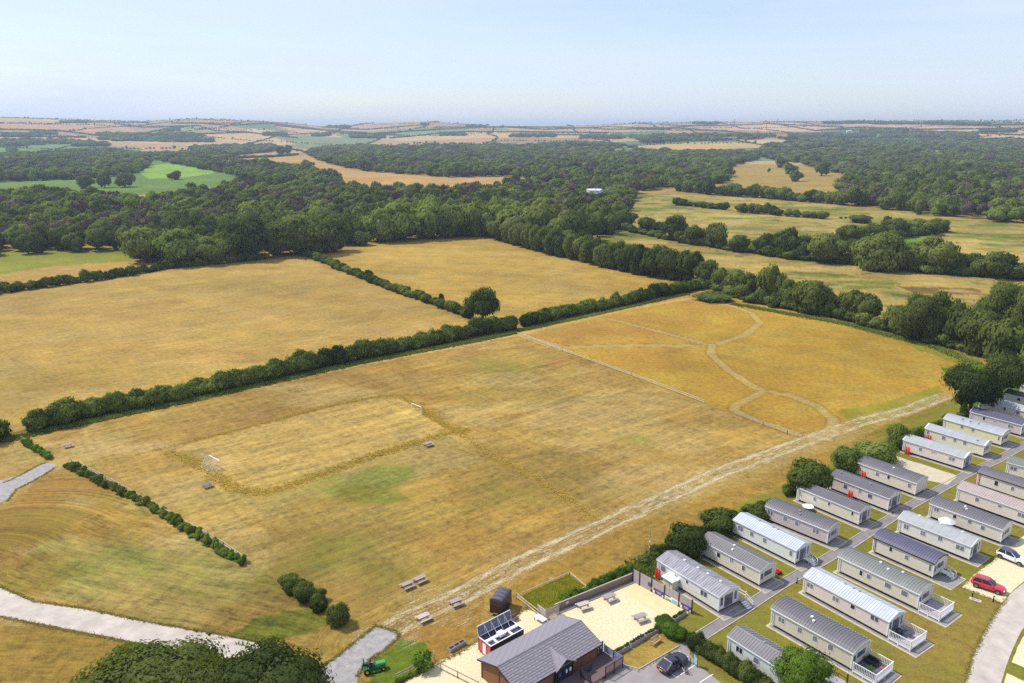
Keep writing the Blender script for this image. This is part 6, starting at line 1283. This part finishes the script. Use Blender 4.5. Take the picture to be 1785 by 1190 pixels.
# ------------------------------------------------------------------ woods
WOODS = [[(-330, 470), (0, 446), (215, 436), (245, 452), (300, 456), (400, 460), (520, 438), (600, 424), (640, 420), (700, 411), (850, 404), (960, 432), (1050, 420), (1085, 392), (1105, 352), (1112, 336), (1000, 326), (900, 322), (870, 336), (790, 342), (700, 342), (630, 340), (560, 321), (520, 316), (420, 328), (320, 347), (240, 357), (180, 351), (60, 346), (0, 350), (-330, 358)],
    [(-330, 272), (0, 272), (120, 268), (160, 262), (250, 270), (264, 288), (240, 302), (190, 310), (100, 314), (0, 318), (-330, 322)],
    [(250, 272), (330, 270), (420, 285), (520, 296), (600, 316), (560, 322), (480, 316), (410, 306), (300, 285)], [(330, 256), (480, 256), (470, 266), (390, 272), (340, 266)],
    [(535, 268), (560, 258), (620, 257), (800, 254), (1000, 252), (1100, 257), (1130, 267), (1300, 267), (1325, 276), (1265, 294), (1270, 318), (1180, 326), (1110, 334), (1000, 326), (960, 318), (905, 308), (780, 309), (640, 299), (570, 286)],
    [(1330, 257), (1380, 249), (1600, 247), (1785, 250), (2200, 254), (2500, 420), (2000, 410), (1785, 390), (1600, 374), (1487, 358), (1466, 334), (1482, 306), (1430, 296), (1400, 286), (1335, 276), (1310, 268)],
    [(0, 246), (120, 244), (160, 250), (0, 256), (-300, 262), (-300, 250)], [(1100, 240), (1300, 236), (1330, 243), (1240, 246), (1120, 250)], [(1350, 241), (1785, 245), (2200, 246), (2200, 254), (1785, 250), (1400, 246)],
    [(170, 236), (300, 232), (360, 240), (300, 248), (200, 246)]]
def wood_points(poly, sp0, rmin, rmax):
    W = [at(u, v) for u, v in poly]; X = [p.x for p in W]; Y = [p.y for p in W]; x0, x1, y0, y1 = min(X), max(X), min(Y), max(Y)
    out = []; y = y0
    # spacing widens with distance: bands
    while y < y1:
        sp = sp0 * max(1.0, y / 900.0) ** .75; xs = np.arange(x0, x1, sp); xs = xs + NR.uniform(-.42, .42, len(xs)) * sp; ys = y + NR.uniform(-.42, .42, len(xs)) * sp
        k = inpoly(xs, ys, list(zip(X, Y))); out += [(a, b, sp) for a, b in zip(xs[k], ys[k])]; y += sp * .95
    return out
pts = []
for poly in WOODS: pts += wood_points(poly, 10.6, 0, 0)
pts = np.array(pts)
zz = hgt(pts[:, 0], pts[:, 1]); uu, vv, dd = proj(pts[:, 0], pts[:, 1], zz)
# distinct stands: pale, dead, brownish
clr = np.zeros(len(pts), bool)
for q in ([(1050, 262), (1095, 256), (1112, 264), (1070, 272)], [(985, 258), (1030, 254), (1040, 259), (990, 264)], [(760, 262), (800, 258), (815, 262), (770, 267)], [(1560, 270), (1640, 262), (1660, 268), (1580, 276)], [(90, 296), (140, 291), (150, 296), (100, 302)], [(1395, 262), (1450, 257), (1470, 262), (1410, 268)]): clr |= inpoly(uu, vv, q)
vis = (uu > -250) & (uu < 2050) & ~clr; pts, zz, uu, vv, dd = pts[vis], zz[vis], uu[vis], vv[vis], dd[vis]
order = np.argsort(np.hypot(pts[:, 0], pts[:, 1]) + np.where((uu > -10) & (uu < 1795), 0, 3000))
fn = fbm(pts[:, 0] / 60, pts[:, 1] / 60, 3, 55)
NIND = 170; indiv = order[:NIND]; rest = order[NIND:]
for i in indiv:
    m_ = MIDP if (fn[i] > .58 and R.random() < .6) else MID
    lab, g = (('one of the broadleaf trees packed along the near edge of the left wood', 'near trees of the left wood') if uu[i] < 700 else ('one of the trees in the near part of the central wood', 'near trees of the central wood') if uu[i] < 1200 else ('one of the trees along the front of the right-hand wood', 'front trees of the right-hand wood'))
    tree(lab, (pts[i, 0], pts[i, 1], zz[i]), R.uniform(9.5, 13.5), R.uniform(4.4, 5.8), m_, g, name='broadleaf_tree')
def scatter(name, label, P, protos, idx, rad_, hh, rot):
    me = bpy.data.meshes.new(name); me.vertices.add(len(P)); me.vertices.foreach_set('co', P.astype(np.float32).ravel())
    a = me.attributes.new('pick', 'INT', 'POINT'); a.data.foreach_set('value', idx.astype(np.int32))
    a = me.attributes.new('size', 'FLOAT_VECTOR', 'POINT'); a.data.foreach_set('vector', np.stack([rad_, rad_, hh], 1).astype(np.float32).ravel())
    a = me.attributes.new('turn', 'FLOAT_VECTOR', 'POINT'); a.data.foreach_set('vector', np.stack([rot * 0, rot * 0, rot], 1).astype(np.float32).ravel())
    o = obj(name, me); struct(o, 'stuff', label)
    ng = bpy.data.node_groups.new(name, 'GeometryNodeTree'); ng.interface.new_socket('Geometry', in_out='INPUT', socket_type='NodeSocketGeometry'); ng.interface.new_socket('Geometry', in_out='OUTPUT', socket_type='NodeSocketGeometry')
    gi, go = N(ng, 'NodeGroupInput'), N(ng, 'NodeGroupOutput'); ip = N(ng, 'GeometryNodeInstanceOnPoints'); jn = N(ng, 'GeometryNodeJoinGeometry'); L = ng.links.new
    for pr in protos:
        oi = N(ng, 'GeometryNodeObjectInfo', transform_space='ORIGINAL'); oi.inputs['Object'].default_value = pr; oi.inputs['As Instance'].default_value = True; L(oi.outputs['Geometry'], jn.inputs[0])
    def na(n, t):
        q = N(ng, 'GeometryNodeInputNamedAttribute', data_type=t); q.inputs['Name'].default_value = n; return q.outputs['Attribute']
    L(gi.outputs[0], ip.inputs['Points']); L(jn.outputs[0], ip.inputs['Instance']); ip.inputs['Pick Instance'].default_value = True
    L(na('pick', 'INT'), ip.inputs['Instance Index']); L(na('turn', 'FLOAT_VECTOR'), ip.inputs['Rotation']); L(na('size', 'FLOAT_VECTOR'), ip.inputs['Scale'])
    L(ip.outputs[0], go.inputs[0]); md = o.modifiers.new('scatter', 'NODES'); md.node_group = ng
    return o
def protos_of(meshes):                                           # prototypes: unit objects kept out of the scene
    out = []
    for m in meshes:
        o = bpy.data.objects.new(m.name + '_source', m); out.append(o)
    return out
nr = len(rest); Pr = np.stack([pts[rest, 0], pts[rest, 1], zz[rest]], 1); sp = pts[rest, 2]
pick = NR.randint(0, 4, nr); f_ = fn[rest]; u_, v_ = uu[rest], vv[rest]
pale = ((f_ > .56) & (NR.rand(nr) < .55)) | ((u_ > 1500) & (u_ < 1730) & (v_ > 296) & (v_ < 330) & (NR.rand(nr) < .5)); pick[pale] = 4 + NR.randint(0, 2, pale.sum())
dead = ((u_ > 1520) & (u_ < 1640) & (v_ > 318) & (v_ < 345) & (NR.rand(nr) < .55)) | ((u_ > 640) & (u_ < 880) & (v_ > 299) & (v_ < 312) & (NR.rand(nr) < .3)); pick[dead] = 6
big = NR.rand(nr) < .13
scatter('woodland', 'broadleaf woods receding between the fields', Pr, protos_of(FAR + FARP + FARD), pick, sp * (NR.uniform(.40, .72, nr) + big * .28), NR.uniform(7.5, 12.5, nr) + (fn[rest] - .5) * 10 + big * 2.5, NR.uniform(0, 6.28, nr))
print('wood trees', len(pts))
# hedgerows and copses on the hills
HL = [[(0, 226), (100, 228), (200, 240)], [(0, 238), (150, 240)], [(200, 216), (250, 222), (330, 220)], [(235, 236), (300, 223), (345, 219), (372, 228), (440, 231)], [(330, 214), (400, 219), (470, 215), (530, 222), (600, 232), (700, 236)], [(345, 234), (430, 231), (520, 241)], [(480, 219), (560, 227), (640, 232)],
      [(560, 222), (640, 226), (745, 217)], [(640, 234), (760, 226), (870, 221), (1050, 224)], [(680, 241), (800, 230), (900, 230), (1060, 232)], [(870, 221), (950, 226), (1060, 221), (1150, 224), (1250, 217)], [(1050, 226), (1180, 224), (1280, 230)], [(1150, 218), (1240, 220), (1340, 216), (1470, 222)], [(1350, 216), (1420, 228), (1500, 222), (1600, 226), (1785, 224)], [(1600, 216), (1700, 219), (1785, 217)], [(1500, 232), (1650, 230), (1785, 236)],
      [(150, 213), (260, 214)], [(430, 258), (520, 262), (600, 290)], [(400, 276), (470, 274), (520, 270)], [(0, 232), (90, 234)], [(300, 215), (420, 215)], [(760, 222), (900, 222)], [(1440, 226), (1560, 228), (1700, 232)], [(900, 234), (1040, 236)]]
CP = [((300, 226), 26, 2), ((40, 236), 60, 3), ((75, 232), 40, 2), ((320, 236), 20, 6), ((290, 232), 24, 4), ((480, 233), 40, 4), ((560, 234), 30, 4), ((790, 233), 45, 5), ((850, 214), 1, 1), ((830, 219), 34, 3), ((740, 216), 10, 3), ((1230, 214), 44, 3), ((1180, 236), 80, 4), ((1480, 213), 90, 3), ((1640, 214), 60, 3), ((1560, 214), 80, 3), ((1700, 216), 50, 2), ((1450, 236), 150, 6), ((1620, 236), 170, 6), ((1540, 228), 80, 4), ((200, 240), 50, 5), ((340, 244), 60, 4), ((930, 236), 80, 4), ((1050, 238), 80, 5), ((640, 238), 60, 3), ((1320, 236), 60, 3), ((130, 212), 50, 1.5), ((590, 220), 40, 2), ((1140, 224), 60, 2), ((1740, 228), 60, 3), ((20, 262), 10, 2), ((160, 252), 60, 3)]
hp_ = []
for l_ in HL:
    for (u0, v0), (u1, v1) in zip(l_[:-1], l_[1:]):
        k = max(2, int(math.hypot(u1 - u0, v1 - v0) / 1.1))
        for i in range(k):
            t_ = i / k; p = at(u0 + (u1 - u0) * t_, v0 + (v1 - v0) * t_ + R.uniform(-.25, .25)); hp_.append((p.x, p.y, p.z, R.uniform(4, 7), R.uniform(3, 6.5)))
for (c, wu, wv) in CP:
    for i in range(int(wu * 1.3 + 3)):
        p = at(c[0] + R.uniform(-.5, .5) * wu, c[1] + R.uniform(-.5, .5) * wv + 1.5); hp_.append((p.x, p.y, p.z, R.uniform(8, 13), R.uniform(8, 12)))
for fam in (0, 1):                                               # hedges along the plot boundaries
    for k_ in range(-12, 13):
        t_ = np.arange(-2600, 2600, 11.0) if fam else np.arange(1900, 5200, 11.0)
        if fam:
            x_, y_ = t_, np.full(len(t_), 560.0 * (k_ + 12) + 900)
            for _ in range(3): y_ = 560 * (k_ + 15 - .5 * fbm(x_ / 600, y_ / 600, 2, 32)) - 4200 + 0 * x_
            y_ = np.where(np.abs(y_) < 1e5, y_, 0)
        else:
            y_, x_ = t_, np.full(len(t_), 420.0 * k_)
            for _ in range(3): x_ = 420 * (k_ - .35 * fbm(x_ / 500, y_ / 500, 2, 31))
        z_ = hgt(x_, y_); ku, kv, kd = proj(x_, y_, z_); ok = (y_ > 1900) & (y_ < 5150) & (ku > -80) & (ku < 1860) & (NR.rand(len(x_)) < .8)
        for poly in WOODS: ok &= ~inpoly(ku, kv, poly)
        for a_, b_, c_ in zip(x_[ok], y_[ok], z_[ok]): hp_.append((a_, b_, c_, R.uniform(3, 5.5), R.uniform(2.5, 5.5) + (5 if R.random() < .06 else 0)))
hp_ = np.array(hp_); n_ = len(hp_)
scatter('far_hedgerows', 'dark hedgerows and copses on the distant hills', hp_[:, :3], protos_of(FAR), NR.randint(0, 4, n_), hp_[:, 3], hp_[:, 4], NR.uniform(0, 6.28, n_))
# tall rough grass: tufts along the uncut strips and in the wild meadow, weeds at the edges
def tufts(name, label, P, hh, ww, m):
    n = len(P); k = 5; a = NR.uniform(0, 6.28, (n, k)); b = np.stack([np.cos(a), np.sin(a), a * 0], -1); P3 = np.concatenate([P, np.zeros((n, 1))], 1)[:, None, :]
    base = P3 + b * ww * NR.uniform(0, .5, (n, k, 1)); side = np.stack([-np.sin(a), np.cos(a), a * 0], -1) * ww * .28; tip = base + b * ww * .5; tip[..., 2] += hh * NR.uniform(.5, 1.2, (n, k))
    V_ = np.stack([base - side, base + side, tip], 2).reshape(-1, 3); o = obj(name, new_mesh(name, V_, np.arange(len(V_)).reshape(-1, 3), m)); return struct(o, 'stuff', label)
def along(li, width, n):
    W = walk(li, 1.0); out = []
    for _ in range(n):
        x, y, a = W[R.randrange(len(W))]; t_ = R.uniform(-.5, .5); s_ = R.gauss(0, width * .26); out.append((x + math.cos(a) * t_ - math.sin(a) * s_, y + math.sin(a) * t_ + math.cos(a) * s_))
    return np.array(out)
tufts('tall_grass', 'uncut strips of tall dry grass round the football pitch', np.concatenate([along(ROUGH[1], 3.0, 1800), along(ROUGH[2], 3.0, 500), along(ROUGH[0][2:], 1.2, 900), along([(735, 712), (790, 748), (812, 752)], 3, 500)]), .24, .30, M_GRASST)
q = [tuple(at(*p))[:2] for p in ((913, 1041), (992, 1006), (1020, 1028), (985, 1050), (965, 1064), (945, 1074))]; xs = NR.uniform(min(a for a, b in q), max(a for a, b in q), 9000); ys = NR.uniform(min(b for a, b in q), max(b for a, b in q), 9000); k = inpoly(xs, ys, q)
tufts('tall_grass', 'patch of long yellow-green grass inside the thin rail', np.stack([xs[k], ys[k]], 1), .5, .4, leafmat('yellow_green_grass', (.34, .33, .05), (.66, .56, .10), .4, rnd=.1))
tufts('weeds', 'weeds and long grass at the foot of the hedges', np.concatenate([along([(10, 768), (60, 756), (300, 705), (450, 672), (620, 634), (830, 594), (900, 580)], 2.5, 7000), along([(905, 577), (1040, 548), (1200, 512)], 2, 2500), along([(1100, 1003), (1150, 980), (1230, 940), (1340, 890)], 4, 5000), along([(400, 1120), (460, 1128), (200, 1072), (100, 1052)], .6, 10), along([(1280, 530), (1480, 566), (1640, 608), (1700, 635)], 4, 4000)]), .5, .5, M_WEED)

M_VERGE = leafmat('verge_straw', (.22, .19, .06), (.48, .40, .15), .3, rnd=.2)
def edge_tufts(pts, n, width=.7): return along(pts, width, n)
tufts('verge_grass', 'ragged straw grass along the road and gravel edges', np.concatenate([edge_tufts(e, n_) for e, n_ in (([(-40, 1003), (0, 1022), (60, 1048), (150, 1060), (240, 1080), (330, 1096), (440, 1115), (500, 1138)], 2200), ([(-60, 1062), (60, 1087), (130, 1101), (210, 1116), (330, 1143), (420, 1155)], 2000),
    ([(545, 1195), (556, 1165), (580, 1150), (615, 1122), (655, 1090)], 900), ([(625, 1175), (645, 1150), (672, 1132), (697, 1108), (690, 1100), (655, 1090)], 900), ([(10, 840), (40, 826), (66, 811), (86, 804)], 400), ([(14, 872), (28, 853), (48, 843), (74, 829), (101, 812)], 500),
    ([(1683, 1190), (1696, 1143), (1719, 1096), (1741, 1060), (1757, 1040)], 700), ([(1677, 1024), (1698, 1001), (1733, 976), (1766, 945)], 200), ([(1677, 1024), (1747, 1051)], 150), ([(700, 1190), (745, 1166), (800, 1139), (832, 1117), (880, 1088), (915, 1062)], 900), ([(1088, 1160), (1114, 1168), (1184, 1128)], 200))]), (.10), .14, M_VERGE)
# ------------------------------------------------------------------ far buildings, pylons
M_SHED = mat('pale_metal_roof', (.62, .62, .66), .5); M_BRICK = mat('far_brick', (.35, .25, .2), .8)
def barn(label, u, v, wpx, hm, m_roof, m_wall, rz=.1, deep=12, name='barn', cat='barn', group=None):
    p = at(u, v); l = wpx / pxm(p) / 2; D = thing(name, label, cat, p, rz, group); b = deep / 2
    MB().box(-l, -b, -2, l, b, hm).build('wall', m_wall, D); MB().prism([(-b - .4, hm), (0, hm + b * .45), (b + .4, hm)], -l - .4, l + .4).build('roof', m_roof, D)
    MB().box(-l * .3, -b - .1, 0, l * .1, -b - .02, hm * .7).build('door', M_DARK, D)
barn('white farm roof peeping out of the central wood, left part', 1030, 352, 13, 10.5, M_SHED, M_UPVC, .2, 6); barn('white farm roof peeping out of the central wood, right part', 1044, 351, 9, 10, M_SHED, M_UPVC, -.6, 6)
barn('long low grey barn beyond the right-hand tan field', 1272, 244, 22, 7, ROOF['grey'], M_BRICK, 0, 14)
for i, (u, v, w_, lab) in enumerate(((188, 243, 8, 'leftmost cottage of the hamlet under the left hills'), (202, 244, 12, 'long grey farm shed in the hamlet under the left hills'), (220, 243, 9, 'pale cottage in the middle of the hamlet'), (236, 245, 10, 'grey-roofed house at the right of the hamlet'), (248, 243, 6, 'smallest house at the right end of the hamlet'), (1640, 230, 10, 'pale shed on the far right plain'), (1700, 231, 12, 'long pale building on the far right plain'), (1480, 230, 8, 'small light building on the far plain right of centre'))):
    barn(lab, u, v, w_, 6, M_SHED if i % 2 else ROOF['grey'], M_UPVC if i % 3 else M_BRICK, R.uniform(-.4, .4), 9, 'farm_building', 'building', 'far farm buildings')
M_STEEL = mat('pylon_steel', (.3, .31, .33), .6, .3)
def pylon(label, u, v, hpx):
    p = at(u, v); h_ = hpx / pxm(p); D = thing('pylon', label, 'pylon', p, 0, 'electricity pylons on the skyline'); b = h_ * .11; lt = MB()
    for sx in (-1, 1):
        for sy in (-1, 1): lt.bar((sx * b, sy * b, 0), (sx * b * .25, sy * b * .25, h_ * .6), 1.1); lt.bar((sx * b * .25, sy * b * .25, h_ * .6), (0, 0, h_), .9)
    for i in range(5):
        z0_, z1_ = h_ * .12 * i, h_ * .12 * (i + 1); w0, w1 = b * (1 - .75 * i / 5), b * (1 - .75 * (i + 1) / 5)
        for sy in (-1, 1): lt.bar((-w0, sy * w0, z0_), (w1, sy * w1, z1_), .6); lt.bar((w0, sy * w0, z0_), (-w1, sy * w1, z1_), .6)
    lt.build('tower', M_STEEL, D)
    for z, w_ in ((.62, .2), (.75, .16), (.88, .13)): MB().bar((-h_ * w_, 0, h_ * z), (h_ * w_, 0, h_ * z), .9).build('crossarm', M_STEEL, D)
for u, v, hh, lab in ((1279, 221, 14, 'tallest steel pylon on the skyline right of centre'), (1217, 218, 7, 'small pylon on the skyline left of the tallest'), (1262, 220, 7, 'small pylon just left of the tallest'), (1336, 224, 7, 'small pylon right of the tallest'), (1355, 214, 8, 'thin mast-like pylon on the right hill crest'), (746, 215, 6, 'tiny mast on the hill knoll left of centre')): pylon(lab, u, v, hh)
# cattle-like dark tussocks are left to the ground; haze
hm_ = bpy.data.materials.new('summer_haze'); hm_.use_nodes = True; nt = hm_.node_tree; nt.nodes.clear(); vo = N(nt, 'ShaderNodeVolumePrincipled'); oo = N(nt, 'ShaderNodeOutputMaterial'); nt.links.new(vo.outputs[0], oo.inputs['Volume'])
vo.inputs['Color'].default_value = (.66, .80, 1.0, 1); vo.inputs['Density'].default_value = HAZE; vo.inputs['Anisotropy'].default_value = .2
hz_ = MB().box(-16500, -16500, -2, 16500, 16500, 165).build('haze', hm_); struct(hz_, 'stuff', 'faint blue summer haze over the far hills'); hz_.location = (0, 0, 0)
